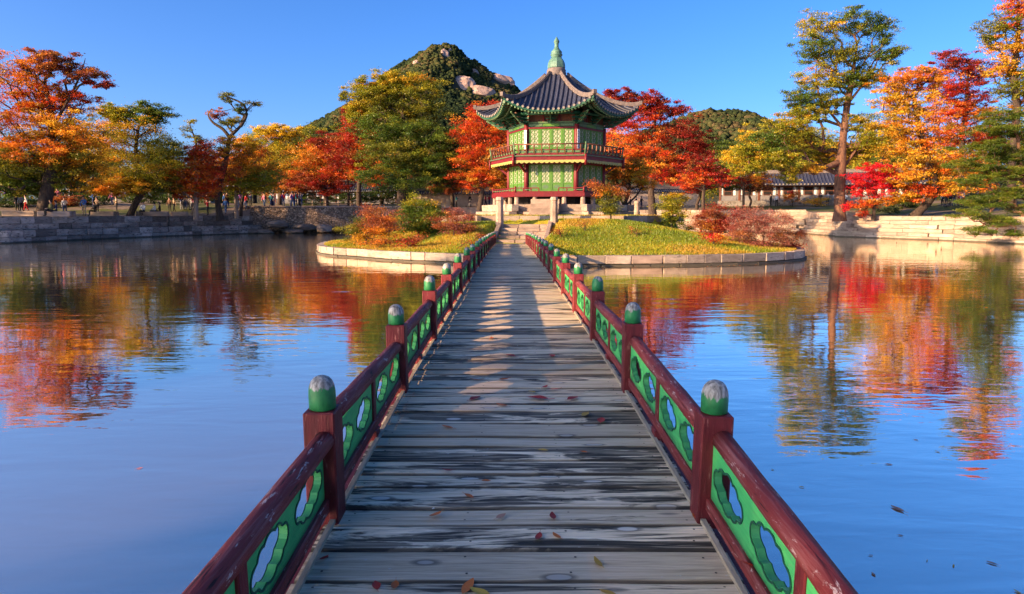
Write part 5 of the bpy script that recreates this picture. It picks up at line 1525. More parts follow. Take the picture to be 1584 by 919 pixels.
# background trees filling the gaps along the left bank and behind the halls
for i, (px, Y, lob, lab) in enumerate([
        (20, 92, [(10, 250, 50, 40, 'olive'), (50, 270, 40, 30, 'dgreen')], 'dark tree behind the tall orange maple'),
        (130, 95, [(125, 225, 40, 40, 'olive'), (135, 265, 50, 26, 'rust'), (110, 250, 30, 30, 'yorange')], 'dull orange tree between the tall maple and the yellow green tree'),
        (255, 100, [(255, 240, 30, 30, 'olive'), (265, 270, 40, 24, 'rust')], 'olive tree behind the small orange red maple'),
        (345, 104, [(340, 250, 40, 26, 'orange'), (330, 275, 40, 18, 'dgreen')], 'orange tree behind the gnarled tree'),
        (395, 108, [(395, 225, 26, 20, 'ygreen'), (400, 255, 40, 26, 'orange'), (385, 280, 40, 16, 'dgreen')], 'yellow and orange tree behind the crowd'),
        (470, 112, [(475, 215, 30, 22, 'olive'), (470, 245, 40, 26, 'dgreen')], 'dark green tree behind the dark orange maple'),
        (590, 110, [(590, 270, 50, 30, 'dgreen'), (640, 290, 40, 20, 'dgreen')], 'dark tree under the huge olive green tree'),
        (1190, 125, [(1185, 240, 30, 22, 'ygreen'), (1215, 235, 30, 26, 'olive')], 'green tree behind the roof of the long hall'),
        (1260, 120, [(1260, 230, 40, 28, 'ygreen'), (1300, 240, 30, 20, 'yorange')], 'yellow green tree behind the towering tree'),
        (1360, 115, [(1360, 230, 40, 40, 'ygreen'), (1380, 190, 26, 26, 'olive')], 'green tree seen between the towering tree and the golden tree'),
        (1540, 105, [(1540, 210, 50, 40, 'olive'), (1580, 240, 40, 40, 'dgreen'), (1500, 270, 40, 30, 'orange')], 'dark tree behind the pine'),
        (1120, 140, [(1090, 225, 30, 16, 'dgreen'), (1120, 235, 26, 16, 'green')], 'green tree below the low hill')]):
    tree(lab, px, Y, lob, group='background trees', seed=70 + i, leaf=0.28, dens=0.7, trunk_r=0.3)
print('LEAVES', LEAF_TOTAL)
# far woods behind the banks: one unbroken mass
def far_wood(name, label, px0, px1, Y0, Y1, top, n, seed):
    rng = np.random.default_rng(seed); cl = []
    for k in range(n):
        px = rng.uniform(px0, px1); Y = rng.uniform(Y0, Y1); t = np.interp(px, [a for a, _ in top], [b for _, b in top])
        c = W(px, rng.uniform(t, 305), Y); cl.append((tuple(c), rng.uniform(1.6, 3.0), rng.choice(['olive', 'dgreen', 'green', 'rust', 'ygreen'])))
    V, Fc, C = make_leaves(cl, 0.5, 130, rng, 0.8, 0.7)
    tag(inst(name, fast_mesh(name, V, Fc, C, [M['leaf']])), label, 'wood', kind='stuff')
far_wood('far_wood', 'far dull green and rust wood behind the left bank', -120, 760, 150, 185, [(-120, 235), (60, 250), (150, 235), (260, 245), (340, 250), (420, 240), (560, 235), (760, 250)], 620, 5)
far_wood('far_wood', 'far green wood behind the long hall on the right', 1060, 1720, 150, 185, [(1060, 262), (1180, 245), (1300, 225), (1450, 215), (1720, 210)], 460, 6)
# --- bushes
KS = 1.02
def bush(label, bx, by, Y, lobes, island=True, group='bushes on the island', **kw):
    p = W(bx, by, Y); z = zi1(p.x, p.y) if island else gz1(p.x, p.y)
    kw.setdefault('trunk_r', 0.05); kw.setdefault('leaf', 0.075); kw.setdefault('twig', 0.008)
    lb = []
    dz = z - p.z
    kw['dens'] = kw.get('dens', 0.6) * 1.2; kw.setdefault('n_clump', 1.3)
    for l in pxl(lobes, Y): lb.append(((l[0][0], l[0][1], l[0][2] + dz), l[1], l[2]))
    return make_tree('bush', label, (p.x, p.y, z - 0.03), lb, cat='bush', group=group, **kw)
bush('orange brown bush at the left end of the island', 565, 362, 37.5, [(548, 334, 20, 17, 'olive'), (572, 322, 26, 19, 'rust'), (590, 342, 26, 16, 'orange'), (560, 352, 24, 8, 'yorange'), (600, 325, 18, 12, 'rust')], seed=81, dens=0.55)
bush('pinkish twiggy bush behind the orange bush on the island', 600, 335, 43, [(585, 315, 20, 12, 'pinkb'), (612, 312, 24, 14, 'pinkb'), (625, 300, 16, 8, 'rust')], seed=82, dens=0.5)
bush('leafy bright green bush in the middle of the left lawn', 648, 352, 39.5, [(648, 315, 26, 20, 'green'), (632, 330, 24, 16, 'green'), (668, 325, 24, 18, 'green'), (650, 340, 28, 10, 'green'), (640, 300, 14, 10, 'ygreen'), (665, 302, 14, 10, 'ygreen')], seed=83, dens=0.8, leaf=0.12, aspect=0.4)
bush('small red bush at the front of the left lawn', 632, 374, 35.2, [(625, 362, 14, 8, 'red'), (642, 358, 12, 9, 'rust'), (632, 367, 10, 5, 'dred')], seed=84, dens=0.5)
bush('pink and rust bush near the bridge on the left lawn', 702, 362, 37.5, [(692, 340, 20, 12, 'rust'), (712, 345, 20, 12, 'pinkb'), (700, 355, 18, 7, 'pinkb'), (722, 350, 12, 8, 'rust')], seed=85, dens=0.55)
bush('low spreading brown bush near the front left kerb', 590, 370, 35.6, [(575, 362, 20, 5, 'orange'), (598, 362, 18, 6, 'rust')], seed=86, dens=0.4)
bush('reddish bush right behind the green bush', 705, 325, 43.5, [(690, 310, 16, 9, 'rust'), (710, 312, 18, 9, 'pinkb'), (728, 316, 14, 7, 'pinkb')], seed=87, dens=0.45)
bush('faded orange shrub beside the last bridge posts on the left', 730, 383, 33.2, [(722, 373, 14, 6, 'rust'), (738, 374, 12, 7, 'orange'), (745, 365, 9, 6, 'rust')], seed=88, dens=0.4)
bush('tall twiggy yellow brown bush beside the pavilion', 945, 350, 40.5, [(945, 322, 18, 15, 'olive'), (936, 306, 15, 11, 'orange'), (957, 308, 15, 11, 'rust'), (945, 338, 15, 10, 'olive'), (922, 298, 9, 7, 'rust')], seed=89, dens=0.8)
bush('light green upright bush right of the pavilion', 1040, 330, 46, [(1040, 300, 19, 17, 'ygreen'), (1028, 288, 12, 11, 'ygreen'), (1052, 285, 13, 12, 'ygreen'), (1040, 317, 15, 9, 'green')], seed=90, dens=1.0, leaf=0.11)
bush('round red brown bush at the right end of the island', 1112, 348, 37.5, [(1102, 316, 22, 15, 'rust'), (1126, 316, 22, 15, 'dred'), (1112, 332, 25, 12, 'dred'), (1090, 325, 14, 11, 'rust')], seed=91, dens=0.9)
bush('weeping feathery pink brown maple at the right end of the island', 1180, 362, 35.8, [(1160, 314, 30, 14, 'pinkb'), (1190, 322, 32, 15, 'pinkb'), (1150, 338, 26, 16, 'pinkb'), (1185, 343, 36, 16, 'pinkb'), (1215, 343, 24, 14, 'rust'), (1228, 358, 14, 8, 'dred'), (1165, 358, 24, 7, 'pinkb')], seed=92, dens=0.6, aspect=0.3, leaf=0.10, droop=0.35)
bush('small brilliant red bush at the front of the right lawn', 1104, 372, 33.6, [(1096, 361, 12, 6, 'crimson'), (1112, 357, 10, 6, 'ored'), (1104, 366, 14, 5, 'ored')], seed=93, dens=0.5)
bush('dark low shrub behind the lawn right of the pavilion', 1062, 332, 46.5, [(1062, 324, 16, 6, 'dgreen')], seed=94, dens=0.6)
bush('small dry rust plant on the lawn right of the bridge', 905, 362, 37, [(905, 352, 10, 6, 'rust')], seed=95, dens=0.3)
bush('brown dry plant in the middle of the right lawn', 985, 366, 35.5, [(985, 357, 13, 6, 'rust')], seed=96, dens=0.3)
bush('tuft of rust leaves beside the right bridge railing', 868, 372, 35.2, [(866, 362, 12, 8, 'rust')], seed=97, dens=0.35)
bush('dark leafed shrub with bare stems behind the island lawn', 1085, 335, 45, [(1082, 312, 16, 8, 'dred'), (1095, 300, 12, 8, 'dred'), (1090, 322, 14, 6, 'dgreen')], seed=98, dens=0.45)
for i, (px, py, l, lab) in enumerate([(1226, 320, [(1222, 306, 14, 8, 'orange'), (1230, 298, 8, 5, 'red')], 'orange bush in front of the long hall, left of two'), (1262, 320, [(1262, 311, 18, 6, 'yorange')], 'yellow orange bush in front of the long hall, right of two'),
        (1378, 332, [(1372, 325, 16, 5, 'dgreen')], 'dark low shrub under the crimson maple')]):
    p = GR(px, py)
    bush(lab, px, py, p.y, l, False, 'bushes on the right bank', seed=110 + i, leaf=0.13, dens=0.7)
for i, (px, py, w, key, lab) in enumerate([(230, 315, 40, 'dgreen', 'dark hedge behind the leaning trunk'), (300, 314, 34, 'dgreen', 'dark hedge behind the small orange red maple'), (352, 314, 30, 'dgreen', 'dark hedge behind the gnarled tree'), (545, 316, 30, 'dgreen', 'dark shrub right of the rail fence above the rubble wall'), (600, 316, 34, 'dgreen', 'dark shrub under the huge olive green tree'), (660, 316, 30, 'dgreen', 'dark shrub left of the tan garden wall'), (1400, 322, 26, 'dgreen', 'dark shrub behind the visitors under the golden tree'), (1530, 318, 34, 'dgreen', 'dark shrub behind the pine'), (20, 322, 34, 'dgreen', 'dark clipped hedge at the far left edge'), (95, 318, 30, 'rust', 'brown hedge behind the white clad visitor'), (150, 316, 26, 'dgreen', 'dark hedge left of the leaning trunk'), (490, 318, 26, 'dgreen', 'dark bush on top of the rubble wall')]):
    p = GR(px, py)
    bush(lab, px, py, p.y, [(px - w * .5, py - 9, w * .6, 9, key), (px + w * .5, py - 9, w * .6, 9, key)], False, 'dark hedges and shrubs on the banks', seed=120 + i, leaf=0.16, dens=0.8)

# leaves blown over the lawn and gathered along the water's edge
def leaf_litter():
    rng = np.random.default_rng(31); P = []
    n = 9000
    x = rng.uniform(-12, 16.5, n); y = rng.uniform(29.8, 46, n)
    d = -poly_dist(x, y, ISL); cl = np.array([noise.noise(Vector((a * 0.5, b * 0.5, 7.7))) for a, b in zip(x, y)])
    ok = (d > 0.4) & (cl + rng.normal(0, 0.25, n) > 0.12) & ~((np.abs(x - 0.5) < 1.9) & (y < 42.4)); x, y = x[ok], y[ok]
    z = zi(x, y) + rng.uniform(0.05, 0.11, len(x))
    return np.column_stack([x, y, z]), rng
P_, rng_ = leaf_litter()
def litter_mesh(name, label, P, size, rng, keys):
    n = len(P); a = rng.uniform(0, 6.28, n); s = size * rng.uniform(0.6, 1.4, n); t = rng.uniform(-0.4, 0.4, n)
    V = np.empty((n, 4, 3))
    for k, (du, dv) in enumerate(((-0.5, 0), (0, -0.32), (0.5, 0), (0, 0.32))):
        V[:, k] = P + np.column_stack([(np.cos(a) * du - np.sin(a) * dv) * s, (np.sin(a) * du + np.cos(a) * dv) * s, t * du * s * FLAT])
    C = np.vstack([pal_pick(keys[int(q)], rng, 1) for q in rng.integers(0, len(keys), n)])
    tag(inst(name, fast_mesh(name, V.reshape(-1, 3), np.arange(4 * n).reshape(-1, 4), np.repeat(C, 4, axis=0), [M['leaf']])), label, 'leaves', kind='stuff')
FLAT = 1.0
litter_mesh('leaf_litter', 'scattered fallen leaves on the island lawn', P_, 0.085, rng_, ['orange', 'rust', 'red', 'yorange'])
FLAT = 0.0
A_ = np.array(ISL); m_ = A_[:, 1] < 42; A_ = A_[m_]; i_ = rng_.integers(0, len(A_), 420); c_ = np.array([2.0, 45.5])
o_ = A_[i_] + (A_[i_] - c_) / np.linalg.norm(A_[i_] - c_, axis=1, keepdims=True) * (0.15 + rng_.exponential(0.5, (420, 1))) + rng_.normal(0, 0.4, (420, 2))
o_ = o_[poly_dist(o_[:, 0], o_[:, 1], ISL) > 0.12]
w_ = np.column_stack([rng_.uniform(-30, 32, 700), rng_.uniform(9, 60, 700)]); w_ = w_[(poly_dist(w_[:, 0], w_[:, 1], ISL) > 0.3) & (np.abs(w_[:, 0]) > 1.3) & (poly_dist(w_[:, 0], w_[:, 1], SHORE) < -0.5)]
w_ = w_[np.array([noise.noise(Vector((a * 0.11, b * 0.11, 1.1))) for a, b in w_]) > 0.05]
q_ = np.vstack([o_, w_]); litter_mesh('floating_leaf_specks', 'tiny leaves drifting on the pond and along the island wall', np.column_stack([q_, np.full(len(q_), 0.006)]), 0.075, rng_, ['rust', 'orange', 'pinkb'])
# ------------------------------------------------------------------ halls, walls, fences
def tiled_roof(parent, L, D, z0, z1, mat='tile', ribs=True, step=0.45, over=0.0, name='roof'):
    """gabled roof along local X, ridge at z1, eaves at z0"""
    rf = empty(name); rf.parent = parent
    b = MB(); n = 6
    for s in (-1, 1):
        V = []; Fc = []
        for j in range(n + 1):
            t = j / n; y = s * D / 2 * t; z = z1 + (z0 - z1) * (1 - (1 - t) ** 1.25)
            V += [(-L / 2, y, z), (L / 2, y, z), (-L / 2, y, z - 0.14), (L / 2, y, z - 0.14)]
        for j in range(n):
            a, c = 4 * j, 4 * j + 4
            Fc += [(a, c, c + 1, a + 1), (a + 2, a + 3, c + 3, c + 2), (a, a + 2, c + 2, c), (a + 1, c + 1, c + 3, a + 3)]
        Fc.append((4 * n, 4 * n + 2, 4 * n + 3, 4 * n + 1))
        b.add(V, Fc)
    b.build('roof_slope', M[mat], rf)
    if ribs:
        rm = MB(); pts = []
        for j in range(7):
            t = j / 6; pts.append((0, -D / 2 * t * 1.01, z1 + (z0 - z1) * (1 - (1 - t) ** 1.25) + 0.03))
        rm.tube(pts, 0.085, 6); e = Vector(pts[-1]); rm.tube([e, e + Vector((0, -0.05, -0.01))], 0.11, 8, mi=1)
        me = rm.mesh('tile_row', [M[mat], M['tile_cap']])
        k = int(L / step)
        for j in range(k):
            inst('tile_row', me, rf, (-L / 2 + (j + 0.5) * L / k, 0, 0))
    b = MB(); b.box((0, 0, z1 + 0.16), (L, 0.34, 0.40)); b.box((0, 0, z1 + 0.40), (L + 0.2, 0.24, 0.10)); b.build('ridge', M['tile_pale'] if ribs else M[mat], rf)
    return rf
def long_hall(label, p0, p1, z, wall_h, roof_h, D, bays):
    a, c = Vector(p0), Vector(p1); m = (a + c) / 2; d = c - a; L = d.length
    o = tag(empty('long_hall', (m.x, m.y, z), math.atan2(d.y, d.x)), label, 'building')
    b = MB(); b.box((0, 0, 0.35), (L, D, 0.9)); b.build('stone_base', M['granite_grey'], o)
    b = MB(); b.box((0, 0, 0.8 + wall_h / 2 - 0.1), (L - 0.5, D - 0.7, wall_h)); b.build('wall', M['grey_wall'], o)
    w = L / bays
    pb = MB(); pb.box((0, 0, wall_h / 2), (0.26, 0.2, wall_h)); pme = pb.mesh('wall_post', M['pav_brown'])
    wb = MB(); wb.box((0, 0, 0), (w * 0.40, 0.08, wall_h * 0.5)); wme = wb.mesh('window', M['dark'])
    wf = MB()
    for s in (-1, 1): wf.box((s * w * 0.2, -0.05, 0), (0.08, 0.06, wall_h * 0.54))
    for s in (-1, 0, 1): wf.box((0, -0.052, s * wall_h * 0.25), (w * 0.4, 0.05, 0.07))
    wfm = wf.mesh('window_frame', M['pav_brown'])
    qb = MB(); qb.box((0, 0, 0), (w * 0.12, 0.06, wall_h * 0.5)); qme = qb.mesh('white_panel', M['white'])
    lb = MB(); lb.box((0, 0, 0), (w - 0.3, 0.06, wall_h * 0.30)); lme = lb.mesh('brick_apron', M['grey_wall'])
    for j in range(bays + 1):
        inst('wall_post', pme, o, (-L / 2 + j * w * 0.985 + 0.26, -D / 2 + 0.30, 0.8))
    for j in range(bays):
        x = -L / 2 + (j + 0.5) * w
        wi = inst('window', wme, o, (x, -D / 2 + 0.33, 0.8 + wall_h * 0.62)); inst('window_frame', wfm, wi)
        inst('brick_apron', lme, o, (x, -D / 2 + 0.31, 0.8 + wall_h * 0.16))
        for s in (-1, 1): inst('white_panel', qme, o, (x + s * w * 0.33, -D / 2 + 0.33, 0.8 + wall_h * 0.62))
    b = MB(); b.box((0, -D / 2 + 0.25, 0.8 + wall_h - 0.12), (L, 0.22, 0.26)); b.build('eave_beam', M['pav_brown'], o)
    tiled_roof(o, L + 0.8, D + 2.2, 0.8 + wall_h + 0.05, 0.8 + wall_h + roof_h)
    return o
pA, pB = W(1110, 312, 100), W(1425, 312, 93)
long_hall('long low palace hall with a dark tiled roof behind the right bank', (pA.x, pA.y), (pB.x, pB.y), gz1(pA.x, pA.y) - 0.2, 2.1, 1.75, 5.0, 10)
pA, pB = W(150, 300, 118), W(330, 300, 122)
long_hall('dark tiled hall half hidden behind the left bank trees', (pA.x, pA.y), (pB.x, pB.y), gz1(pA.x, pA.y) - 0.2, 2.2, 2.2, 5.5, 8)
pA, pB = W(430, 300, 150), W(640, 300, 150)
long_hall('distant tiled hall behind the rubble wall and its trees', (pA.x, pA.y), (pB.x, pB.y), gz1(pA.x, pA.y) - 0.2, 2.4, 2.4, 6, 9)
def garden_wall(label, px0, px1, Y0, Y1, h=2.2):
    a, c = W(px0, 320, Y0), W(px1, 320, Y1); m = (a + c) / 2; d = c - a; L = math.hypot(d.x, d.y)
    z = min(gz1(a.x, a.y), gz1(c.x, c.y)) - 0.1
    o = tag(empty('garden_wall', (m.x, m.y, z), math.atan2(d.y, d.x)), label, 'wall')
    b = MB(); b.box((0, 0, h / 2), (L, 0.5, h)); b.build('masonry', M['plaster'], o)
    b = MB(); b.box((0, 0, 0.25), (L, 0.6, 0.5)); b.build('stone_footing', M['granite_warm'], o)
    tiled_roof(o, L, 1.1, h, h + 0.42, step=0.34, name='tile_coping')
garden_wall('tan garden wall with a tiled coping left of the pavilion', 640, 800, 97, 97)
garden_wall('tan garden wall with a tiled coping right of the pavilion', 930, 1082, 99, 101, 2.4)
pA = GR(276, 316)
def kiosk():
    o = tag(empty('open_shelter', (pA.x, pA.y, pA.z)), 'small flat roofed open shelter behind the orange red maple', 'shelter')
    for x in (-0.9, 0.9):
        for y in (-0.6, 0.6):
            b = MB(); b.tube([(x, y, 0), (x, y, 1.95)], 0.07, 8); b.build('post', M['bark_pale'], o)
    b = MB(); b.box((0, 0, 2.02), (2.4, 1.8, 0.14)); b.build('flat_roof', M['plaster'], o, bevel=0.02)
    b = MB(); b.box((0, 0.2, 0.42), (1.5, 0.4, 0.08)); b.build('bench_seat', M['bark_pale'], o)
kiosk()
def rail_fence(label, px0, px1, py, h, mat, Y=None):
    a, c = (GR(px0, py), GR(px1, py))
    d = c - a; L = d.length; n = max(3, int(L / 2.0))
    o = tag(empty('rail_fence', tuple((a + c) / 2)), label, 'fence')
    m = (a + c) / 2
    for j in range(n + 1):
        p = a.lerp(c, j / n) - m; b = MB(); b.tube([p, p + Vector((0, 0, h))], 0.05, 6); b.build('fence_post', M[mat], o)
    for z in (h - 0.04, h * 0.5):
        b = MB(); b.bar(a - m + Vector((0, 0, z)), c - m + Vector((0, 0, z)), 0.06, 0.07); b.build('fence_rail', M[mat], o)
rail_fence('pale low rail fence on top of the rubble wall', 462, 560, 320.5, 0.9, 'bark_pale')
rail_fence('low pale rail fence before the visitors at the long hall', 1195, 1300, 318.5, 0.5, 'bark_pale')
# canopy line behind the crowd: long pale awning
a, c = W(345, 303, 103), W(438, 303, 101)
o = tag(empty('long_awning', ((a.x + c.x) / 2, (a.y + c.y) / 2, gz1(a.x, a.y)), math.atan2(c.y - a.y, c.x - a.x)), 'long flat pale awning behind the crowd on the left', 'awning')
L = (c - a).length
b = MB(); b.box((0, 0, 2.45), (L, 1.8, 0.12)); b.build('awning_roof', M['white'], o)
for j in range(6):
    b = MB(); b.tube([(-L / 2 + 0.3 + j * (L - 0.6) / 5, 0, 0), (-L / 2 + 0.3 + j * (L - 0.6) / 5, 0, 2.4)], 0.06, 8); b.build('awning_post', M['grey_wall'], o)

# ------------------------------------------------------------------ people
def person_proto(pose):
    """continuous body grown with a Skin modifier; returns a mesh with material slots skin, top, bottom, shoe"""
    J = {}; E = []; Rr = {}
    def j(n, p, r): J[n] = Vector(p); Rr[n] = r
    def e(*c): E.extend(zip(c[:-1], c[1:]))
    sit = pose == 'sit'
    hz = 0.50 if sit else 0.92
    j('pelvis', (0, 0, hz), (0.15, 0.12)); j('waist', (0, 0.0, hz + 0.16), (0.135, 0.10)); j('chest', (0, -0.01, hz + 0.38), (0.165, 0.115))
    j('neck', (0, 0.0, hz + 0.55), (0.06, 0.06)); j('head0', (0, -0.015, hz + 0.63), (0.075, 0.085)); j('head1', (0, -0.015, hz + 0.74), (0.078, 0.09)); j('head2', (0, -0.01, hz + 0.79), (0.05, 0.06))
    e('pelvis', 'waist', 'chest', 'neck', 'head0', 'head1', 'head2')
    for s, n in ((-1, 'l'), (1, 'r')):
        j('sh' + n, (s * 0.17, 0, hz + 0.47), (0.065, 0.065))
        sw = {'walk': s * 0.16, 'stand': -0.02, 'sit': -0.12, 'raise': -0.02}[pose]
        el = Vector((s * 0.24, sw * 0.5 + 0.02, hz + 0.20)); ha = Vector((s * 0.25, sw - 0.05, hz - 0.04))
        if sit: el = Vector((s * 0.23, -0.08, hz + 0.20)); ha = Vector((s * 0.12, -0.34, hz + 0.12))
        if pose == 'raise' or (pose == 'stand' and s > 0): el = Vector((s * 0.24, -0.10, hz + 0.22)); ha = Vector((s * 0.12, -0.30, hz + (0.62 if pose == 'raise' else 0.30)))
        j('el' + n, el, (0.047, 0.047)); j('wr' + n, ha, (0.034, 0.034)); d = (ha - el).normalized(); j('hd' + n, ha + d * 0.10, (0.03, 0.04))
        e('chest', 'sh' + n, 'el' + n, 'wr' + n, 'hd' + n)
        j('hip' + n, (s * 0.095, 0, hz - 0.06), (0.095, 0.095))
        if sit:
            kn = Vector((s * 0.11, -0.42, 0.50)); an = Vector((s * 0.11, -0.44, 0.09))
        else:
            st = s * (0.20 if pose == 'walk' else 0.02)
            kn = Vector((s * 0.105, -st * 0.55 - 0.02, 0.49)); an = Vector((s * 0.11, -st, 0.09))
            if pose == 'walk' and s < 0: kn.y -= 0.06
        j('kn' + n, kn, (0.068, 0.068)); j('an' + n, an, (0.045, 0.045)); j('to' + n, an + Vector((0, -0.15, -0.045)), (0.045, 0.035))
        e('pelvis', 'hip' + n, 'kn' + n, 'an' + n, 'to' + n)
    names = list(J); idx = {n: i for i, n in enumerate(names)}
    me = bpy.data.meshes.new('person_skeleton'); me.from_pydata([tuple(J[n]) for n in names], [(idx[a], idx[b]) for a, b in E], [])
    o = bpy.data.objects.new('person_skeleton', me); col.objects.link(o)
    md = o.modifiers.new('skin', 'SKIN'); md.use_smooth_shade = True
    sv = me.skin_vertices[0].data
    for n in names:
        sv[idx[n]].radius = Rr[n]; sv[idx[n]].use_root = (n == 'pelvis')
    o.modifiers.new('sub', 'SUBSURF').levels = 1
    dg = bpy.context.evaluated_depsgraph_get()
    out = bpy.data.meshes.new_from_object(o.evaluated_get(dg))
    bpy.data.objects.remove(o)
    out.name = 'person_' + pose
    for q in range(4): out.materials.append(M['skin'])
    grp = {}
    for n in names:
        grp[n] = 0 if n[:4] in ('neck', 'head') or n[:2] in ('hd', 'wr') else 1 if n in ('waist', 'chest') or n[:2] in ('sh', 'el') else 3 if n[:2] in ('an', 'to') else 2
    segs = [(J[a], J[b], grp[a], grp[b], a, b) for a, b in E]
    for p in out.polygons:
        c = p.center; best = None
        for A, B, ga, gb, a, b in segs:
            d = B - A; t = max(0, min(1, (c - A).dot(d) / d.length_squared)); dist = (c - A - d * t).length
            if best is None or dist < best[0]:
                if a == 'chest' and b == 'neck': g = 1 if t < 0.75 else 0
                elif a[:2] == 'el': g = 1 if t < 0.85 else 0
                elif a[:2] == 'kn': g = 2 if t < 0.88 else 3
                else: g = ga if t < 0.5 else gb
                best = (dist, g)
        p.material_index = best[1]
    hb = MB(); hb.lathe([(0.088, -0.035), (0.102, 0.02), (0.10, 0.075), (0.075, 0.115), (0.03, 0.13)], 12)
    for i, v in enumerate(hb.v):
        x, y_, z = v
        if y_ < -0.03 and z < 0.06: z = 0.05 + (z + 0.035) * 0.2
        elif y_ > 0.02 and z < 0: z -= 0.04
        hb.v[i] = (x, y_ * 1.1, z)
    hair = hb.mesh('hair', M['hair'])
    return out, hair, hz + 0.72
PROTO = {p: person_proto(p) for p in ('stand', 'walk', 'sit', 'raise')}
CLO = {}
CC = {
    'white': (.72, .71, .68), 'black': (.018, .018, .02), 'navy': (.025, .035, .09), 'blue': (.06, .16, .42), 'red': (.45, .02, .025), 'pink': (.62, .16, .26), 'grey': (.22, .22, .23), 'tan': (.42, .28, .16),
    'brown': (.18, .09, .05), 'olive': (.13, .13, .05), 'purple': (.22, .08, .30), 'jeans': (.05, .09, .20), 'yellow': (.60, .42, .06), 'teal': (.03, .20, .22)}
def cloth(k):
    if k not in CLO: CLO[k] = pm('cloth_' + k, CC[k], None, 12, 0.85, 0.2)
    return CLO[k]
def person(label, pos, pose, top, bottom, face, group, h=1.0, hair=True):
    me, hm, hh = PROTO[pose]
    m2 = me.copy()
    for q, m in enumerate((M['skin'], cloth(top), cloth(bottom), M['hair'])): m2.materials[q] = m
    o = inst('person', m2, None, tuple(pos), (0, 0, face), (h, h, h)); tag(o, label, 'person', group)
    inst('hair', hm, o, (0, -0.012, hh - 0.0))
    return o
bench_me = {k: BLK['granite_warm'][i] for i, k in enumerate(('a', 'b', 'c'))}
def bench(px, py, w, lab, d=0.5, h=0.46):
    p = GR(px, py); o = inst('stone_bench', rw.choice(BLK['granite_warm']), None, (p.x, p.y, p.z + h / 2 - 0.03), (0, 0, rw.gauss(0.1, 0.1)), (w, d, h)); tag(o, lab, 'stone bench', 'stone benches on the left bank')
    return p
bench(84, 336, 2.4, 'sunlit stone bench under two seated visitors near the tall maple'); bench(107, 336, 0.9, 'sunlit square stone block right of the two seated visitors')
bench(160, 334, 2.2, 'long stone bench left of the leaning trunk'); bench(176, 334, 0.8, 'sunlit stone block at the end of the long bench'); bench(236, 335, 3.0, 'stone bench under three seated visitors right of the leaning trunk')
bench(278, 335, 1.6, 'low stone bench left of the pale maple trunk'); bench(30, 334, 2.6, 'low stone bench at the far left edge')
rq = random.Random(77)
GL = 'visitors on the left bank'
LP = [(101, 333, 'stand', 'white', 'jeans', 'visitor in a white sweater standing by the stone blocks'), (80, 336, 'sit', 'olive', 'black', 'seated visitor in olive on the bench near the tall maple'), (88, 336, 'sit', 'navy', 'black', 'seated visitor in navy beside the one in olive'),
      (131, 336, 'stand', 'blue', 'skin', 'girl in a short blue dress at the edge of the embankment'), (147, 334, 'sit', 'black', 'black', 'visitor in black sitting right of the girl in blue'), (151, 331, 'stand', 'tan', 'black', 'visitor in a tan top behind the one in black'),
      (145, 322, 'stand', 'blue', 'navy', 'visitor in a blue shirt farther back behind the girl in blue'), (181, 329, 'stand', 'tan', 'black', 'visitor in a tan coat left of the leaning trunk'), (222, 334, 'sit', 'white', 'black', 'leftmost of three visitors seated right of the leaning trunk, in white'),
      (240, 335, 'sit', 'white', 'navy', 'middle one of three visitors seated right of the leaning trunk'), (248, 335, 'sit', 'black', 'black', 'rightmost of three visitors seated right of the leaning trunk, in black'), (263, 329, 'stand', 'brown', 'black', 'left one of a pair in brown by the open shelter'),
      (270, 329, 'walk', 'tan', 'black', 'right one of a pair in brown by the open shelter'), (322, 336, 'raise', 'red', 'black', 'visitor in red taking a photograph right of the pale trunk'), (350, 337, 'walk', 'blue', 'jeans', 'visitor in blue jeans walking below the gnarled tree'),
      (381, 335, 'stand', 'red', 'navy', 'visitor in red at the end of the embankment'), (27, 327, 'stand', 'black', 'black', 'tall visitor in black at the far left'), (34, 329, 'stand', 'grey', 'black', 'visitor in grey beside the one in black at the far left'), (41, 327, 'walk', 'white', 'red', 'visitor in white and red at the far left'),
      (10, 317, 'stand', 'purple', 'navy', 'visitor in purple behind the hedge at the left edge'), (174, 318, 'walk', 'pink', 'navy', 'visitor in a pink top on the path behind the embankment'), (161, 317, 'stand', 'teal', 'black', 'visitor in teal on the path behind the embankment'), (90, 314, 'walk', 'pink', 'grey', 'visitor in pink on the far path behind the white clad one'), (110, 315, 'stand', 'white', 'grey', 'visitor in white on the far path right of the one in pink')]
for px, py, pose, t, bt, lab in LP:
    p = GR(px, py)
    f = rq.uniform(-1.2, 1.2)
    if bt == 'skin': bt = 'tan'
    person(lab, p, pose, t, bt, f, GL, rq.uniform(0.95, 1.05))
cols = ['black', 'navy', 'red', 'pink', 'white', 'blue', 'purple', 'grey', 'brown', 'black', 'teal', 'navy', 'red', 'tan']
seen = {}
ORD = ['first', 'second', 'third', 'fourth', 'fifth', 'sixth', 'seventh', 'eighth']
xs = sorted(rq.uniform(280, 468) for _ in range(38))
for i, px in enumerate(xs):
    py = rq.choice([321, 322, 323, 324]) + (2 if px < 330 else 0)
    p = GR(px, py); t = cols[rq.randrange(len(cols))]; bt = rq.choice(['black', 'navy', 'jeans', 'grey'])
    seen[t] = seen.get(t, 0) + 1
    person(f'visitor in {t} in the crowd above the rubble wall, {ORD[min(seen[t] - 1, 7)]} in {t} from the left', p, rq.choice(['stand', 'walk', 'walk', 'raise']), t, bt, rq.uniform(-2.5, 2.5), 'crowd of visitors above the rubble wall', rq.uniform(0.95, 1.06))
GRR = 'visitors on the right bank'
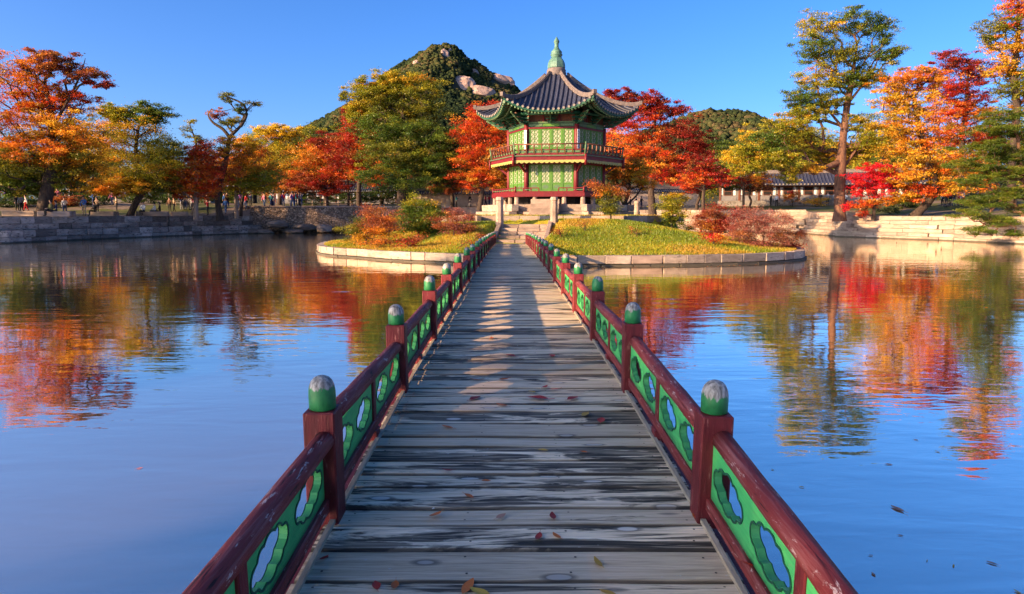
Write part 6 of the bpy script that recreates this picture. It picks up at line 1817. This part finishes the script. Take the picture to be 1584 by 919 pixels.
RP_ = [(1192, 319, 'stand', 'black', 'black', 'visitor in black before the long hall, leftmost'), (1201, 320, 'walk', 'white', 'black', 'visitor in a bright white shirt before the long hall'), (1212, 318, 'walk', 'black', 'navy', 'visitor in black just left of the orange bush'), (1240, 317, 'stand', 'brown', 'black', 'visitor in brown between the two orange bushes'),
       (1252, 316, 'stand', 'pink', 'black', 'visitor with a pink top behind the yellow orange bush'), (1262, 317, 'stand', 'white', 'red', 'visitor in white and red behind the yellow orange bush'), (1269, 318, 'walk', 'black', 'black', 'visitor in black right of the yellow orange bush'), (1280, 318, 'stand', 'grey', 'black', 'visitor in grey left of the thick trunk'),
       (1291, 318, 'raise', 'white', 'black', 'visitor in white close to the left of the thick trunk'), (1307, 319, 'stand', 'white', 'black', 'visitor half hidden right of the thick trunk'), (1382, 322, 'stand', 'red', 'black', 'visitor in red under the golden tree, left of two'), (1396, 322, 'stand', 'pink', 'black', 'visitor in pink under the golden tree, right of two'),
       (1438, 320, 'stand', 'white', 'tan', 'visitor in white left of the group in black'), (1457, 319, 'stand', 'grey', 'black', 'leftmost of the group in dark clothes under the golden tree'), (1463, 321, 'stand', 'black', 'black', 'second from the left of the dark group under the golden tree'), (1469, 320, 'walk', 'navy', 'black', 'third from the left of the dark group under the golden tree'),
       (1475, 320, 'stand', 'black', 'navy', 'rightmost of the dark group under the golden tree'), (1483, 319, 'stand', 'pink', 'red', 'visitor in pink and red right of the dark group'), (1489, 319, 'stand', 'white', 'red', 'visitor in white and red behind the pine tips'), (1511, 319, 'stand', 'black', 'black', 'visitor in black seen through the pine'), (1568, 318, 'walk', 'black', 'navy', 'visitor in black at the far right edge')]
for px, py, pose, t, bt, lab in RP_:
    person(lab, GR(px, py), pose, t, bt, rq.uniform(-1.5, 1.5), GRR, rq.uniform(0.95, 1.05))
for px, Y, pose, t, bt, lab in [(727, 93, 'walk', 'black', 'grey', 'visitor in black by the garden wall left of the pavilion'), (742, 93, 'stand', 'blue', 'navy', 'visitor in blue by the garden wall left of the pavilion'), (751, 92, 'walk', 'red', 'black', 'visitor in red nearest the pavilion\'s left side'), (757, 93, 'stand', 'red', 'navy', 'visitor in red half behind the pavilion\'s left side'), (706, 93, 'stand', 'teal', 'black', 'visitor in teal by the garden wall, farthest left'),
        (975, 94, 'stand', 'navy', 'black', 'left one of three dark visitors right of the pavilion'), (984, 94, 'walk', 'black', 'black', 'middle one of three dark visitors right of the pavilion'), (992, 95, 'stand', 'black', 'navy', 'right one of three dark visitors right of the pavilion')]:
    p = W(px, 320, Y); person(lab, (p.x, p.y, gz1(p.x, p.y)), pose, t, bt, rq.uniform(-2, 2), 'visitors behind the island')
